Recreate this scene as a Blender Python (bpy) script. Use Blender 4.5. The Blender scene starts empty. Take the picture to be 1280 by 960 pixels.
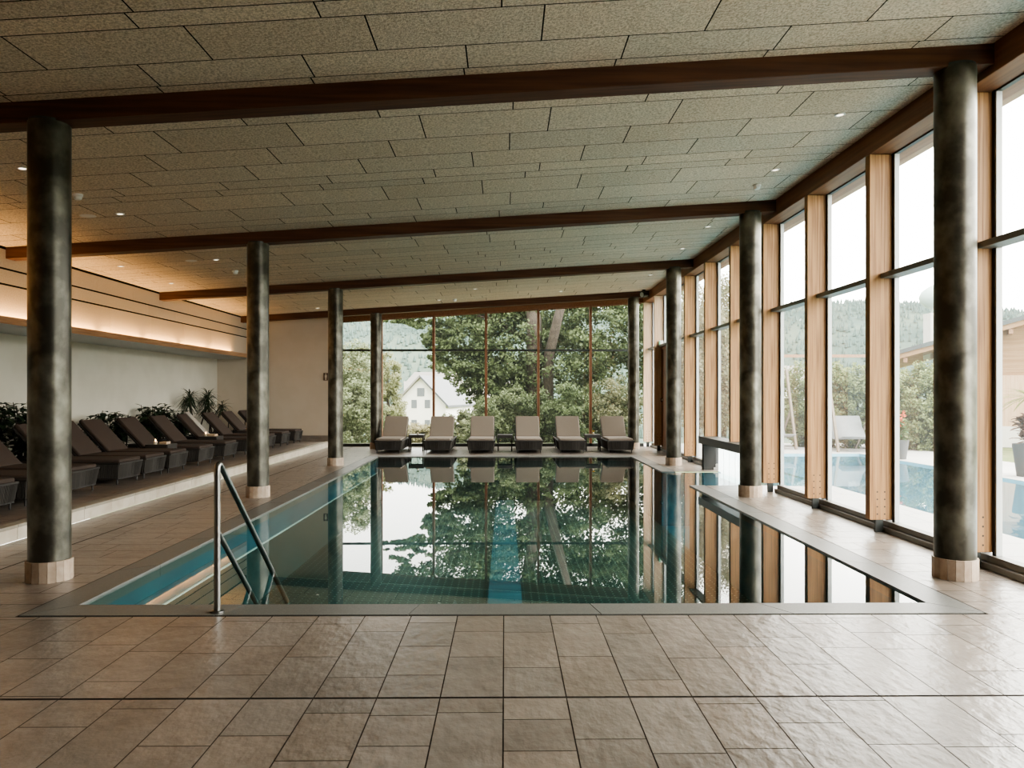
import bpy, math, random
import numpy as np
from mathutils import Vector, Matrix
R = math.radians
random.seed(7)
rng = np.random.default_rng(11)
scene = bpy.context.scene
col = scene.collection

# ------------------------------------------------------------------ camera
F, EYE, HOR, YAW = 920.0, 1.5, 492.5, R(0.55)
cy_, sy_ = math.cos(YAW), math.sin(YAW)
cam_d = bpy.data.cameras.new('camera')
cam = bpy.data.objects.new('camera', cam_d)
col.objects.link(cam)
cam.location = (0, 0, EYE)
cam.rotation_euler = (R(90), 0, -YAW)
cam_d.sensor_width = 36
cam_d.lens = F / 1280 * 36
cam_d.shift_y = (HOR - 480) / 1280
cam_d.clip_end = 2000
scene.camera = cam

def P(px, py, d):
    a, s = (px - 640) / F, (HOR - py) / F
    return Vector((d * (a * cy_ + sy_), d * (cy_ - a * sy_), EYE + d * s))

def zc(x):                      # ceiling height
    return 4.33 + 0.064 * (x - 3.95)

def on_ceiling(px, py):
    a, s = (px - 640) / F, (HOR - py) / F
    ax = a * cy_ + sy_
    d = (zc(0) - EYE) / (s - 0.064 * ax)
    return P(px, py, d)

# ------------------------------------------------------------------ mesh builder
class MB:
    def __init__(s):
        s.v, s.f, s.c, s.m = [], [], [], []
    def add(s, vs, fs, c=(1, 1, 1), m=0):
        b = len(s.v)
        s.v += [tuple(v) for v in vs]
        for f in fs:
            s.f.append(tuple(i + b for i in f)); s.c.append(c); s.m.append(m)
        return s
    def quad(s, a, b, c, d, colr=(1, 1, 1), m=0):
        return s.add([a, b, c, d], [(0, 1, 2, 3)], colr, m)
    def box(s, x0, y0, z0, x1, y1, z1, c=(1, 1, 1), m=0):
        vs = [(x0, y0, z0), (x1, y0, z0), (x1, y1, z0), (x0, y1, z0), (x0, y0, z1), (x1, y0, z1), (x1, y1, z1), (x0, y1, z1)]
        return s.add(vs, [(3, 2, 1, 0), (4, 5, 6, 7), (0, 1, 5, 4), (1, 2, 6, 5), (2, 3, 7, 6), (3, 0, 4, 7)], c, m)
    def hexa(s, lo, hi, c=(1, 1, 1), m=0):      # two quads (4 pts each, ccw from above)
        return s.add(list(lo) + list(hi), [(3, 2, 1, 0), (4, 5, 6, 7), (0, 1, 5, 4), (1, 2, 6, 5), (2, 3, 7, 6), (3, 0, 4, 7)], c, m)
    def bar(s, p, q, w, h, up=(0, 0, 1), c=(1, 1, 1), m=0):
        p, q = Vector(p), Vector(q)
        d = (q - p).normalized(); sd = d.cross(Vector(up))
        if sd.length < 1e-4: sd = d.cross(Vector((0, 1, 0)))
        sd.normalize(); u = sd.cross(d)
        k = [(-1, -1), (1, -1), (1, 1), (-1, 1)]
        lo = [p + sd * (w / 2 * a) + u * (h / 2 * b) for a, b in k]
        hi = [q + sd * (w / 2 * a) + u * (h / 2 * b) for a, b in k]
        return s.hexa(lo, hi, c, m)
    def tube(s, pts, rad, n=12, c=(1, 1, 1), m=0, cap=True):
        pts = [Vector(p) for p in pts]
        rads = rad if isinstance(rad, (list, tuple)) else [rad] * len(pts)
        vs, prev = [], None
        for i, p in enumerate(pts):
            t = (pts[min(i + 1, len(pts) - 1)] - pts[max(i - 1, 0)]).normalized()
            if prev is None:
                a = Vector((1, 0, 0)) if abs(t.x) < 0.9 else Vector((0, 1, 0))
                nrm = t.cross(a).normalized()
            else:
                nrm = (prev - t * prev.dot(t)).normalized()
            prev = nrm; bi = t.cross(nrm)
            for k in range(n):
                an = 2 * math.pi * k / n
                vs.append(p + (nrm * math.cos(an) + bi * math.sin(an)) * rads[i])
        fs = []
        for i in range(len(pts) - 1):
            for k in range(n):
                a, b = i * n + k, i * n + (k + 1) % n
                fs.append((a, b, b + n, a + n))
        if cap:
            fs.append(tuple(range(n - 1, -1, -1))); fs.append(tuple(range((len(pts) - 1) * n, len(pts) * n)))
        return s.add(vs, fs, c, m)
    def lathe(s, prof, cx=0, cy=0, n=24, c=(1, 1, 1), m=0, cap=True):
        vs, fs = [], []
        for r, z in prof:
            for k in range(n):
                a = 2 * math.pi * k / n
                vs.append((cx + r * math.cos(a), cy + r * math.sin(a), z))
        for i in range(len(prof) - 1):
            for k in range(n):
                a, b = i * n + k, i * n + (k + 1) % n
                fs.append((a, b, b + n, a + n))
        if cap:
            fs.append(tuple(range(n - 1, -1, -1))); fs.append(tuple(range((len(prof) - 1) * n, len(prof) * n)))
        return s.add(vs, fs, c, m)
    def np_add(s, V, quads, C, m=0):
        b = len(s.v)
        s.v += V.tolist(); s.f += (quads + b).tolist(); s.c += [tuple(x) for x in C.tolist()]; s.m += [m] * len(quads)
    def build(s, name, mats, parent=None, smooth=False, bevel=0, seg=2, loc=None, auto=None):
        me = bpy.data.meshes.new(name)
        me.from_pydata(s.v, [], s.f)
        if not isinstance(mats, (list, tuple)): mats = [mats]
        for mt in mats: me.materials.append(mt)
        me.polygons.foreach_set('material_index', np.array(s.m, dtype=np.int32))
        at = me.color_attributes.new('Col', 'FLOAT_COLOR', 'CORNER')
        cnt = np.zeros(len(s.f), dtype=np.int32); me.polygons.foreach_get('loop_total', cnt)
        cc = np.repeat(np.array([(*c, 1.0) for c in s.c], dtype=np.float32), cnt, axis=0)
        at.data.foreach_set('color', cc.ravel())
        if smooth: me.polygons.foreach_set('use_smooth', np.ones(len(s.f), dtype=bool))
        me.update()
        o = bpy.data.objects.new(name, me)
        col.objects.link(o)
        if parent: o.parent = parent
        if loc: o.location = loc
        if smooth and auto:
            try: me.set_sharp_from_angle(angle=R(auto))
            except Exception: pass
        if bevel:
            b = o.modifiers.new('bevel', 'BEVEL'); b.width = bevel; b.segments = seg; b.limit_method = 'ANGLE'
            if smooth: b.harden_normals = False
        return o

def tag(o, label=None, cat=None, group=None, kind=None):
    if label: o['label'] = label
    if cat: o['category'] = cat
    if group: o['group'] = group
    if kind: o['kind'] = kind
    return o

def empty(name, loc=(0, 0, 0), rz=0, label=None, cat=None, group=None, kind=None):
    o = bpy.data.objects.new(name, None); col.objects.link(o)
    o.location = loc; o.rotation_euler = (0, 0, rz); o.empty_display_size = 0.2
    return tag(o, label, cat, group, kind)

def copy_tree(o, parent=None):
    c = o.copy(); col.objects.link(c); c.parent = parent
    for ch in list(o.children): copy_tree(ch, c)
    return c

# ------------------------------------------------------------------ materials
def mat(name, base=(0.5, 0.5, 0.5), rough=0.6, metal=0.0, spec=0.5, vcol=False, noise=None, bump=None, emit=None):
    """noise=(scale, (r,g,b) other colour, detail, lo, hi, stretch xyz)  bump=(scale, strength, stretch)"""
    m = bpy.data.materials.new(name); m.use_nodes = True
    nt = m.node_tree; nd = nt.nodes; ln = nt.links
    b = nd['Principled BSDF']
    b.inputs['Base Color'].default_value = (*base, 1); b.inputs['Roughness'].default_value = rough
    b.inputs['Metallic'].default_value = metal; b.inputs['Specular IOR Level'].default_value = spec
    src = None
    tc = nd.new('ShaderNodeTexCoord')
    def mapped(st):
        mp = nd.new('ShaderNodeMapping'); mp.inputs['Scale'].default_value = st
        ln.new(tc.outputs['Object'], mp.inputs['Vector']); return mp.outputs['Vector']
    if noise:
        sc, c2, det, lo, hi, st = noise
        n = nd.new('ShaderNodeTexNoise'); n.inputs['Scale'].default_value = sc; n.inputs['Detail'].default_value = det
        ln.new(mapped(st), n.inputs['Vector'])
        mr = nd.new('ShaderNodeMapRange'); mr.inputs['From Min'].default_value = lo; mr.inputs['From Max'].default_value = hi
        ln.new(n.outputs['Fac'], mr.inputs['Value'])
        mx = nd.new('ShaderNodeMix'); mx.data_type = 'RGBA'
        mx.inputs['A'].default_value = (*base, 1); mx.inputs['B'].default_value = (*c2, 1)
        ln.new(mr.outputs['Result'], mx.inputs['Factor'])
        src = mx.outputs['Result']
    if vcol:
        at = nd.new('ShaderNodeAttribute'); at.attribute_name = 'Col'
        mu = nd.new('ShaderNodeMix'); mu.data_type = 'RGBA'; mu.blend_type = 'MULTIPLY'; mu.inputs['Factor'].default_value = 1
        if src: ln.new(src, mu.inputs['A'])
        else: mu.inputs['A'].default_value = (*base, 1)
        ln.new(at.outputs['Color'], mu.inputs['B']); src = mu.outputs['Result']
    if src: ln.new(src, b.inputs['Base Color'])
    if bump:
        sc, stg, st = bump
        n = nd.new('ShaderNodeTexNoise'); n.inputs['Scale'].default_value = sc; n.inputs['Detail'].default_value = 6
        ln.new(mapped(st), n.inputs['Vector'])
        bp = nd.new('ShaderNodeBump'); bp.inputs['Strength'].default_value = stg; bp.inputs['Distance'].default_value = 0.02
        ln.new(n.outputs['Fac'], bp.inputs['Height']); ln.new(bp.outputs['Normal'], b.inputs['Normal'])
    if emit:
        b.inputs['Emission Color'].default_value = (*emit[0], 1); b.inputs['Emission Strength'].default_value = emit[1]
    return m

def clear_mat(name, tint, ior, rough=0.0, gloss=(1, 1, 1), wave=None, veil=0.0):
    """thin clear sheet / water surface: Fresnel mix of transparent and mirror reflection"""
    m = bpy.data.materials.new(name); m.use_nodes = True
    nt = m.node_tree; nd = nt.nodes; ln = nt.links
    nd.remove(nd['Principled BSDF'])
    out = nd['Material Output']
    tr = nd.new('ShaderNodeBsdfTransparent'); tr.inputs['Color'].default_value = (*tint, 1)
    gl = nd.new('ShaderNodeBsdfGlossy'); gl.inputs['Roughness'].default_value = rough; gl.inputs['Color'].default_value = (*gloss, 1)
    fr = nd.new('ShaderNodeFresnel'); fr.inputs['IOR'].default_value = ior
    geo = nd.new('ShaderNodeNewGeometry')
    # same reflectance seen from both sides of the sheet
    fl = nd.new('ShaderNodeVectorMath'); fl.operation = 'SCALE'
    mm = nd.new('ShaderNodeMath'); mm.operation = 'MULTIPLY_ADD'; mm.inputs[1].default_value = -2; mm.inputs[2].default_value = 1
    ln.new(geo.outputs['Backfacing'], mm.inputs[0]); ln.new(geo.outputs['Normal'], fl.inputs[0]); ln.new(mm.outputs[0], fl.inputs['Scale'])
    dt = nd.new('ShaderNodeVectorMath'); dt.operation = 'DOT_PRODUCT'
    ln.new(geo.outputs['Normal'], dt.inputs[0]); ln.new(geo.outputs['Incoming'], dt.inputs[1])
    ab = nd.new('ShaderNodeMath'); ab.operation = 'ABSOLUTE'; ln.new(dt.outputs['Value'], ab.inputs[0])
    # Schlick
    om = nd.new('ShaderNodeMath'); om.operation = 'SUBTRACT'; om.inputs[0].default_value = 1; ln.new(ab.outputs[0], om.inputs[1])
    pw = nd.new('ShaderNodeMath'); pw.operation = 'POWER'; pw.inputs[1].default_value = 5; ln.new(om.outputs[0], pw.inputs[0])
    r0 = ((ior - 1) / (ior + 1)) ** 2
    ma = nd.new('ShaderNodeMath'); ma.operation = 'MULTIPLY_ADD'; ma.inputs[1].default_value = 1 - r0; ma.inputs[2].default_value = r0
    ln.new(pw.outputs[0], ma.inputs[0])
    nd.remove(fr)
    mx = nd.new('ShaderNodeMixShader')
    ln.new(ma.outputs[0], mx.inputs[0]); ln.new(tr.outputs[0], mx.inputs[1]); ln.new(gl.outputs[0], mx.inputs[2])
    last = mx
    if wave:
        tc = nd.new('ShaderNodeTexCoord'); n = nd.new('ShaderNodeTexNoise'); n.inputs['Scale'].default_value = wave[0]
        ln.new(tc.outputs['Object'], n.inputs['Vector'])
        bp = nd.new('ShaderNodeBump'); bp.inputs['Strength'].default_value = wave[1]; bp.inputs['Distance'].default_value = 0.01
        ln.new(n.outputs['Fac'], bp.inputs['Height']); ln.new(bp.outputs['Normal'], gl.inputs['Normal'])
    if veil:
        df = nd.new('ShaderNodeBsdfTranslucent'); df.inputs['Color'].default_value = (0.9, 0.93, 0.92, 1)
        m2 = nd.new('ShaderNodeMixShader'); m2.inputs[0].default_value = veil
        ln.new(mx.outputs[0], m2.inputs[1]); ln.new(df.outputs[0], m2.inputs[2]); last = m2
    ln.new(last.outputs[0], out.inputs['Surface'])
    return m

def leaf_mat(name, rough=0.55, trans=0.35, spec=0.3):
    m = bpy.data.materials.new(name); m.use_nodes = True
    nt = m.node_tree; nd = nt.nodes; ln = nt.links
    b = nd['Principled BSDF']; b.inputs['Roughness'].default_value = rough; b.inputs['Specular IOR Level'].default_value = spec
    at = nd.new('ShaderNodeAttribute'); at.attribute_name = 'Col'
    ln.new(at.outputs['Color'], b.inputs['Base Color'])
    tl = nd.new('ShaderNodeBsdfTranslucent'); ln.new(at.outputs['Color'], tl.inputs['Color'])
    mx = nd.new('ShaderNodeMixShader'); mx.inputs[0].default_value = trans
    ln.new(b.outputs[0], mx.inputs[1]); ln.new(tl.outputs[0], mx.inputs[2]); ln.new(mx.outputs[0], nd['Material Output'].inputs['Surface'])
    return m

one = (1, 1, 1)
M = {}
M['tile'] = mat('slate_tile', (0.195, 0.162, 0.135), 0.31, spec=1.0, vcol=True, noise=(3.0, (0.130, 0.105, 0.086), 6, 0.35, 0.75, one), bump=(14, 0.38, (1, 0.6, 1)))
M['grout'] = mat('grout', (0.055, 0.045, 0.038), 0.9)
M['step'] = mat('step_stone', (0.46, 0.41, 0.34), 0.6, vcol=True, noise=(5, (0.38, 0.32, 0.25), 5, 0.4, 0.7, one))
M['coping'] = mat('granite_coping', (0.095, 0.094, 0.087), 0.42, vcol=True, noise=(120, (0.135, 0.13, 0.118), 3, 0.4, 0.65, one))
M['ceil'] = mat('wood_wool_panel', (0.74, 0.63, 0.50), 0.95, spec=0.1, vcol=True, noise=(55, (0.42, 0.345, 0.265), 5, 0.38, 0.66, one), bump=(90, 0.5, one))
M['dark'] = mat('joint_black', (0.012, 0.011, 0.010), 0.9, spec=0.1)
M['beam'] = mat('dark_larch_beam', (0.105, 0.046, 0.024), 0.6, spec=0.25, noise=(4, (0.05, 0.021, 0.012), 8, 0.35, 0.7, (0.25, 6, 6)))
M['edgebeam'] = mat('larch_edge_beam', (0.23, 0.105, 0.052), 0.55, spec=0.3, noise=(4, (0.15, 0.065, 0.035), 8, 0.35, 0.7, (6, 0.25, 6)))
M['fin'] = mat('larch_post', (0.36, 0.196, 0.082), 0.5, spec=0.3, noise=(9, (0.17, 0.078, 0.030), 7, 0.42, 0.70, (6.5, 6.5, 0.13)), bump=(30, 0.08, (4, 4, 0.1)))
M['finpale'] = mat('pale_larch_post', (0.52, 0.37, 0.25), 0.55, spec=0.35, noise=(9, (0.42, 0.27, 0.165), 7, 0.4, 0.68, (4.5, 4.5, 0.16)))
M['mullion'] = mat('red_larch_mullion', (0.22, 0.105, 0.058), 0.5, spec=0.3, noise=(8, (0.14, 0.064, 0.036), 5, 0.4, 0.7, (4, 4, 0.2)))
M['colm'] = mat('patinated_zinc', (0.048, 0.044, 0.034), 0.36, metal=0.55, noise=(5.0, (0.235, 0.225, 0.18), 12, 0.42, 0.86, (1.0, 1.0, 0.8)), bump=(7, 0.03, one))
M['basetile'] = mat('column_base_tile', (0.42, 0.33, 0.255), 0.55, vcol=True, noise=(14, (0.33, 0.245, 0.18), 4, 0.4, 0.7, one))
M['wall'] = mat('white_plaster', (0.57, 0.535, 0.455), 0.9, spec=0.2, noise=(2, (0.54, 0.505, 0.425), 3, 0.4, 0.6, one))
M['wallend'] = mat('cream_plaster', (0.50, 0.43, 0.345), 0.9, spec=0.2, noise=(2, (0.48, 0.41, 0.325), 3, 0.4, 0.6, one))
M['panel'] = mat('bulkhead_panel', (0.52, 0.44, 0.355), 0.85, spec=0.2, vcol=True, noise=(60, (0.44, 0.365, 0.29), 4, 0.4, 0.65, one))
M['shelfwood'] = mat('shelf_wood', (0.36, 0.20, 0.105), 0.55, noise=(5, (0.22, 0.115, 0.06), 6, 0.4, 0.7, (6, 0.3, 6)))
M['steel'] = mat('brushed_steel', (0.26, 0.255, 0.245), 0.32, metal=1.0)
M['darksteel'] = mat('dark_steel', (0.045, 0.05, 0.048), 0.45, metal=0.4)
M['midsteel'] = mat('grey_steel_sill', (0.17, 0.165, 0.15), 0.5, metal=0.4)
M['gasket'] = mat('black_gasket', (0.02, 0.022, 0.022), 0.5)
M['greyframe'] = mat('pale_grey_frame', (0.42, 0.43, 0.42), 0.5, metal=0.3)
M['bolt'] = mat('bolt_hole', (0.05, 0.035, 0.025), 0.7)
M['glass'] = clear_mat('window_glass', (0.92, 0.94, 0.92), 1.45, veil=0.018)  # veil: milky share added to imitate lens haze over the view
M['glassend'] = clear_mat('end_window_glass', (0.92, 0.94, 0.92), 1.45, veil=0.008)  # thinner share of the same imitated haze
M['water'] = clear_mat('pool_water', (0.60, 0.83, 0.82), 1.36, wave=(1.2, 0.004))
M['waterout'] = clear_mat('outdoor_pool_water', (0.80, 0.93, 0.95), 1.33, wave=(3.0, 0.02))
M['rope'] = mat('taupe_rope', (0.026, 0.0225, 0.019), 0.8, vcol=True)
M['ropedark'] = mat('lounger_shell', (0.022, 0.019, 0.017), 0.8)
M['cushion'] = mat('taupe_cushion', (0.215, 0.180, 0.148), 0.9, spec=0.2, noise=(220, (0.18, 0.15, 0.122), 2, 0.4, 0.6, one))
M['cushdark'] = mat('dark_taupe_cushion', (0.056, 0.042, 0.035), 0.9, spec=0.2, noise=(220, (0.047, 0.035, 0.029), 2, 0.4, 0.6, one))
M['legm'] = mat('lounger_leg', (0.028, 0.025, 0.023), 0.5, metal=0.3)
M['tablem'] = mat('dark_side_table', (0.030, 0.026, 0.024), 0.45)
M['tanbox'] = mat('tan_tray', (0.45, 0.33, 0.23), 0.7)
M['towel'] = mat('grey_towel', (0.33, 0.31, 0.28), 0.95, spec=0.1, bump=(120, 0.4, one))
M['pot'] = mat('dark_planter', (0.035, 0.034, 0.033), 0.6)
M['potgrey'] = mat('grey_planter', (0.06, 0.065, 0.068), 0.7)
M['leaf'] = leaf_mat('houseplant_leaf', 0.4, 0.15, 0.5)
M['treeleaf'] = leaf_mat('tree_leaf', 0.6, 0.35, 0.25)
M['bark'] = mat('bark', (0.065, 0.05, 0.038), 0.9, noise=(6, (0.03, 0.024, 0.019), 6, 0.4, 0.7, (3, 3, 0.5)))
M['led'] = mat('warm_led', (1, 0.8, 0.6), 0.5, emit=((1.0, 0.62, 0.30), 9))
M['lamp'] = mat('downlight_glow', (1, 0.95, 0.85), 0.5, emit=((1.0, 0.86, 0.68), 1.6))
M['flame'] = mat('candle_flame', (1, 0.7, 0.3), 0.5, emit=((1.0, 0.50, 0.14), 7))
M['wax'] = mat('candle_glass', (0.6, 0.5, 0.38), 0.4)
M['white'] = mat('white_plastic', (0.72, 0.71, 0.68), 0.5)
M['black'] = mat('black_plastic', (0.018, 0.018, 0.018), 0.45)
M['signbrown'] = mat('sign_brown', (0.055, 0.030, 0.018), 0.5)
M['signcream'] = mat('sign_cream', (0.50, 0.45, 0.36), 0.6)
M['signgreen'] = mat('sign_green', (0.10, 0.38, 0.22), 0.5)
M['portaldark'] = mat('portal_panel_grey', (0.030, 0.030, 0.028), 0.8, spec=0.2)
M['portal'] = mat('portal_grey_metal', (0.055, 0.055, 0.050), 0.5, metal=0.3)
M['strip'] = clear_mat('clear_strip', (0.90, 0.93, 0.94), 1.4, rough=0.15, veil=0.5)
M['render'] = mat('house_white_render', (0.62, 0.60, 0.56), 0.9, spec=0.1)
M['roof'] = mat('house_roof', (0.17, 0.16, 0.15), 0.9, noise=(30, (0.2, 0.185, 0.17), 3, 0.4, 0.6, one))
M['roofdark'] = mat('solar_roof_dark', (0.06, 0.065, 0.07), 0.5)
M['housewin'] = mat('house_window', (0.10, 0.11, 0.12), 0.3)
M['cladding'] = mat('pale_timber_cladding', (0.36, 0.23, 0.135), 0.8, spec=0.2, noise=(3, (0.27, 0.16, 0.085), 6, 0.4, 0.7, (0.4, 0.4, 7)))
M['outtimber'] = mat('outdoor_timber', (0.34, 0.20, 0.12), 0.7, noise=(5, (0.24, 0.13, 0.075), 6, 0.4, 0.7, (6, 0.4, 6)))
M['greypost'] = mat('weathered_post', (0.22, 0.18, 0.14), 0.8)
M['sling'] = mat('grey_sling_fabric', (0.22, 0.23, 0.235), 0.8)
M['zincroof'] = mat('grey_zinc_roof', (0.07, 0.085, 0.09), 0.55)
M['copper'] = mat('verdigris_cowl', (0.45, 0.58, 0.54), 0.5)
M['deck'] = mat('outdoor_stone_deck', (0.46, 0.45, 0.43), 0.8, vcol=True)
M['poolblue'] = mat('outdoor_pool_liner', (0.28, 0.52, 0.62), 0.7)
M['lawn'] = mat('lawn', (0.13, 0.17, 0.07), 0.95, spec=0.1, noise=(2, (0.20, 0.21, 0.11), 5, 0.4, 0.7, one))
M['hill'] = mat('forested_hill', (0.06, 0.09, 0.08), 1.0, spec=0.05, noise=(0.03, (0.11, 0.14, 0.11), 5, 0.4, 0.65, one))
M['forest'] = mat('hazy_conifers', (1, 1, 1), 1.0, spec=0.05, vcol=True)
M['doorleaf'] = mat('brown_door_leaf', (0.19, 0.095, 0.05), 0.5, noise=(8, (0.13, 0.06, 0.03), 5, 0.4, 0.7, (4, 4, 0.2)))
M['doorbrown'] = mat('dark_brown_door', (0.060, 0.028, 0.015), 0.5)

# pool steel floor with studded anti-slip dots (procedural)
def studded():
    m = mat('studded_pool_floor', (0.008, 0.026, 0.024), 0.45)
    nt = m.node_tree; nd = nt.nodes; ln = nt.links; b = nd['Principled BSDF']
    tc = nd.new('ShaderNodeTexCoord'); mp = nd.new('ShaderNodeMapping'); mp.inputs['Scale'].default_value = (10.5, 10.5, 0)
    ln.new(tc.outputs['Object'], mp.inputs['Vector'])
    fr = nd.new('ShaderNodeVectorMath'); fr.operation = 'FRACTION'; ln.new(mp.outputs[0], fr.inputs[0])
    sb = nd.new('ShaderNodeVectorMath'); sb.operation = 'DISTANCE'; sb.inputs[1].default_value = (0.5, 0.5, 0); ln.new(fr.outputs[0], sb.inputs[0])
    lt = nd.new('ShaderNodeMath'); lt.operation = 'LESS_THAN'; lt.inputs[1].default_value = 0.12; ln.new(sb.outputs['Value'], lt.inputs[0])
    mx = nd.new('ShaderNodeMix'); mx.data_type = 'RGBA'; mx.inputs['A'].default_value = (0.008, 0.026, 0.024, 1); mx.inputs['B'].default_value = (0.26, 0.33, 0.29, 1)
    ln.new(lt.outputs[0], mx.inputs['Factor']); ln.new(mx.outputs['Result'], b.inputs['Base Color'])
    return m
M['stud'] = studded()
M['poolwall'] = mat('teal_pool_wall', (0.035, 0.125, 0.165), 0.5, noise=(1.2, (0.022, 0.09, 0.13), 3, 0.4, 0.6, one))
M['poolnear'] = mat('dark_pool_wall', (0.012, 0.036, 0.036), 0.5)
M['lane'] = mat('pale_blue_lane', (0.050, 0.155, 0.205), 0.5, noise=(1.6, (0.025, 0.09, 0.13), 3, 0.4, 0.6, (0.3, 1.6, 1)))

# ------------------------------------------------------------------ tile fields
def tile_field(mb, u0, u1, v0, v1, widths, lengths, gap, to3, m=0, var=0.14, tint=0.03):
    """strips run along u, stacked along v"""
    v = v0; k = 0
    while v < v1 - 1e-4:
        w = widths[k % len(widths)] if not callable(widths) else widths()
        ve = min(v + w, v1)
        u = u0 - random.random() * max(lengths)
        while u < u1 - 1e-4:
            l = random.choice(lengths); ue = u + l
            a, b = max(u, u0), min(ue, u1)
            if b - a > gap * 2:
                s = 1 + random.uniform(-var, var); t = random.uniform(-tint, tint)
                c = (s * (1 + t), s, s * (1 - t))
                g = gap / 2
                mb.quad(to3(a + g, v + g), to3(b - g, v + g), to3(b - g, ve - g), to3(a + g, ve - g), c, m)
            u = ue
        v = ve; k += 1

PX, PY0, PY1, CW = 3.03, 5.25, 17.6, 0.25        # pool half-width, near/far water edge, coping width
CH0, CH1 = 12.05, 14.2                            # swim channel to the outdoor pool
XO = PX + CW
XF0, XF1 = 3.95, 4.19                             # inner / outer edge of facade posts
YE = 21.05                                        # end glazing
XS = -5.0                                         # step edge
XW = -8.2
YB = -3.2                                         # wall behind the camera

# ------------------------------------------------------------------ floor
fl = MB()
def gq(x0, y0, x1, y1, z=-0.006): fl.quad((x0, y0, z), (x1, y0, z), (x1, y1, z), (x0, y1, z), one, 1)
near_edge = PY0 - CW - 0.02
gq(XS, YB, 4.3, near_edge)
gq(XS, near_edge, -XO - 0.012, YE); gq(XO + 0.012, near_edge, 4.3, CH0 - 0.01); gq(XO + 0.012, CH1, 4.3, YE); gq(-XO - 0.012, PY1 + CW, XO + 0.012, YE)
L = [0.30, 0.45, 0.45, 0.60, 0.60, 0.75]
tile_field(fl, YB, 3.63, XS, 4.3, [0.312], L, 0.006, lambda u, v: (v, u, 0))
tile_field(fl, 3.645, near_edge, XS, 4.3, [0.312], L, 0.006, lambda u, v: (v, u, 0))
def along_x(x0, x1, y0, y1): tile_field(fl, x0, x1, y0, y1, [0.30], L, 0.006, lambda u, v: (u, v, 0))
along_x(XS, -4.32, near_edge, YE); along_x(-4.305, -XO - 0.015, near_edge, YE)
along_x(XO + 0.015, 4.3, near_edge, CH0 - 0.01); along_x(XO + 0.015, 4.3, CH1 + 0.01, YE)
along_x(-XO - 0.015, XO + 0.015, PY1 + CW, YE)
fl = fl.build('floor', [M['tile'], M['grout']]); tag(fl, 'brown slate tiles paving the deck around the indoor pool', 'floor', kind='structure')

# raised platform on the left
pf = MB()
pf.quad((XW, YB, 0.154), (XS, YB, 0.154), (XS, YE, 0.154), (XW, YE, 0.154), one, 1)
tile_field(pf, XW, XS - 0.14, YB, YE, [0.30], L, 0.006, lambda u, v: (u, v, 0.16))
platform = tag(pf.build('floor_platform', [M['tile'], M['grout']]), 'raised brown tiled platform carrying the row of loungers by the wall', 'floor', kind='structure')
st = MB()
y = YB
while y < YE:
    ye = min(y + 0.6, YE); s = 1 + random.uniform(-.06, .06)
    st.box(XS - 0.10, y + .003, 0.0, XS, ye - .003, 0.128, (s, s, s), 0)
    s *= 0.55
    st.box(XS - 0.14, y + .003, 0.13, XS + 0.008, ye - .003, 0.163, (s, s * 1.02, s), 0)
    y = ye
tag(st.build('trim_1', M['step'], bevel=0.004), 'pale stone step edge along the raised platform', 'step', kind='structure')

# ------------------------------------------------------------------ swimming pool
pool = empty('swimming_pool', (0, PY0, 0), label='long indoor swimming pool with still mirror-like dark teal water', cat='pool')
def PB(mb, name, mt, **k):
    o = mb.build(name, mt, **k); o.parent = pool; o.location = (0, -PY0, 0); return o
ZW, ZB = -0.012, -1.05
b = MB()
b.quad((-PX, PY0, ZB), (PX, PY0, ZB), (PX, PY1, ZB), (-PX, PY1, ZB), one, 0)
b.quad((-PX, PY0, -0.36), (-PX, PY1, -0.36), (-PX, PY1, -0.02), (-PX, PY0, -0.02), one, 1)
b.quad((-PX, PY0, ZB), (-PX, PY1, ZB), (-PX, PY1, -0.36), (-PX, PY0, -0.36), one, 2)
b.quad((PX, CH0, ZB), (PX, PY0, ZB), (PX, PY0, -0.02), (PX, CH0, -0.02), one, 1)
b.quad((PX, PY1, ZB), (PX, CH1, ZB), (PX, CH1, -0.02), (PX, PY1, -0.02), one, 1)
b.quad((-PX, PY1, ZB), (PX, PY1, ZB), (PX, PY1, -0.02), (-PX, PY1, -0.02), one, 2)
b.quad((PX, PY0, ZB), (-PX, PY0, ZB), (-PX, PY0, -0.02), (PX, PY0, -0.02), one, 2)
XC = 5.4
b.quad((PX, CH0, ZB), (XC, CH0, ZB), (XC, CH1, ZB), (PX, CH1, ZB), one, 1)
b.quad((PX, CH1, ZB), (XC, CH1, ZB), (XC, CH1, -0.02), (PX, CH1, -0.02), one, 1)
b.quad((XC, CH0, ZB), (PX, CH0, ZB), (PX, CH0, -0.02), (XC, CH0, -0.02), one, 1)
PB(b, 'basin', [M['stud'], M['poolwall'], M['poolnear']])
b = MB(); b.box(-PX + 0.004, PY0 + 0.5, -0.372, -PX + 0.02, PY1 - 0.2, -0.355)
PB(b, 'underwater_rail', M['white'])
b = MB(); b.box(-0.21, PY0 + 0.02, ZB + 0.004, 0.21, PY1 - 0.02, ZB + 0.012, one, 0)
b.box(-0.24, PY0 + 0.02, ZB + 0.003, -0.215, PY1 - 0.02, ZB + 0.014, one, 1); b.box(0.215, PY0 + 0.02, ZB + 0.003, 0.24, PY1 - 0.02, ZB + 0.014, one, 1)
PB(b, 'lane_strip', [M['lane'], M['poolnear']])
b = MB()
b.quad((-PX, PY0, ZW), (PX, PY0, ZW), (PX, PY1, ZW), (-PX, PY1, ZW))
b.quad((PX, CH0, ZW), (XC, CH0, ZW), (XC, CH1, ZW), (PX, CH1, ZW))
PB(b, 'water_surface', M['water'])
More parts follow.
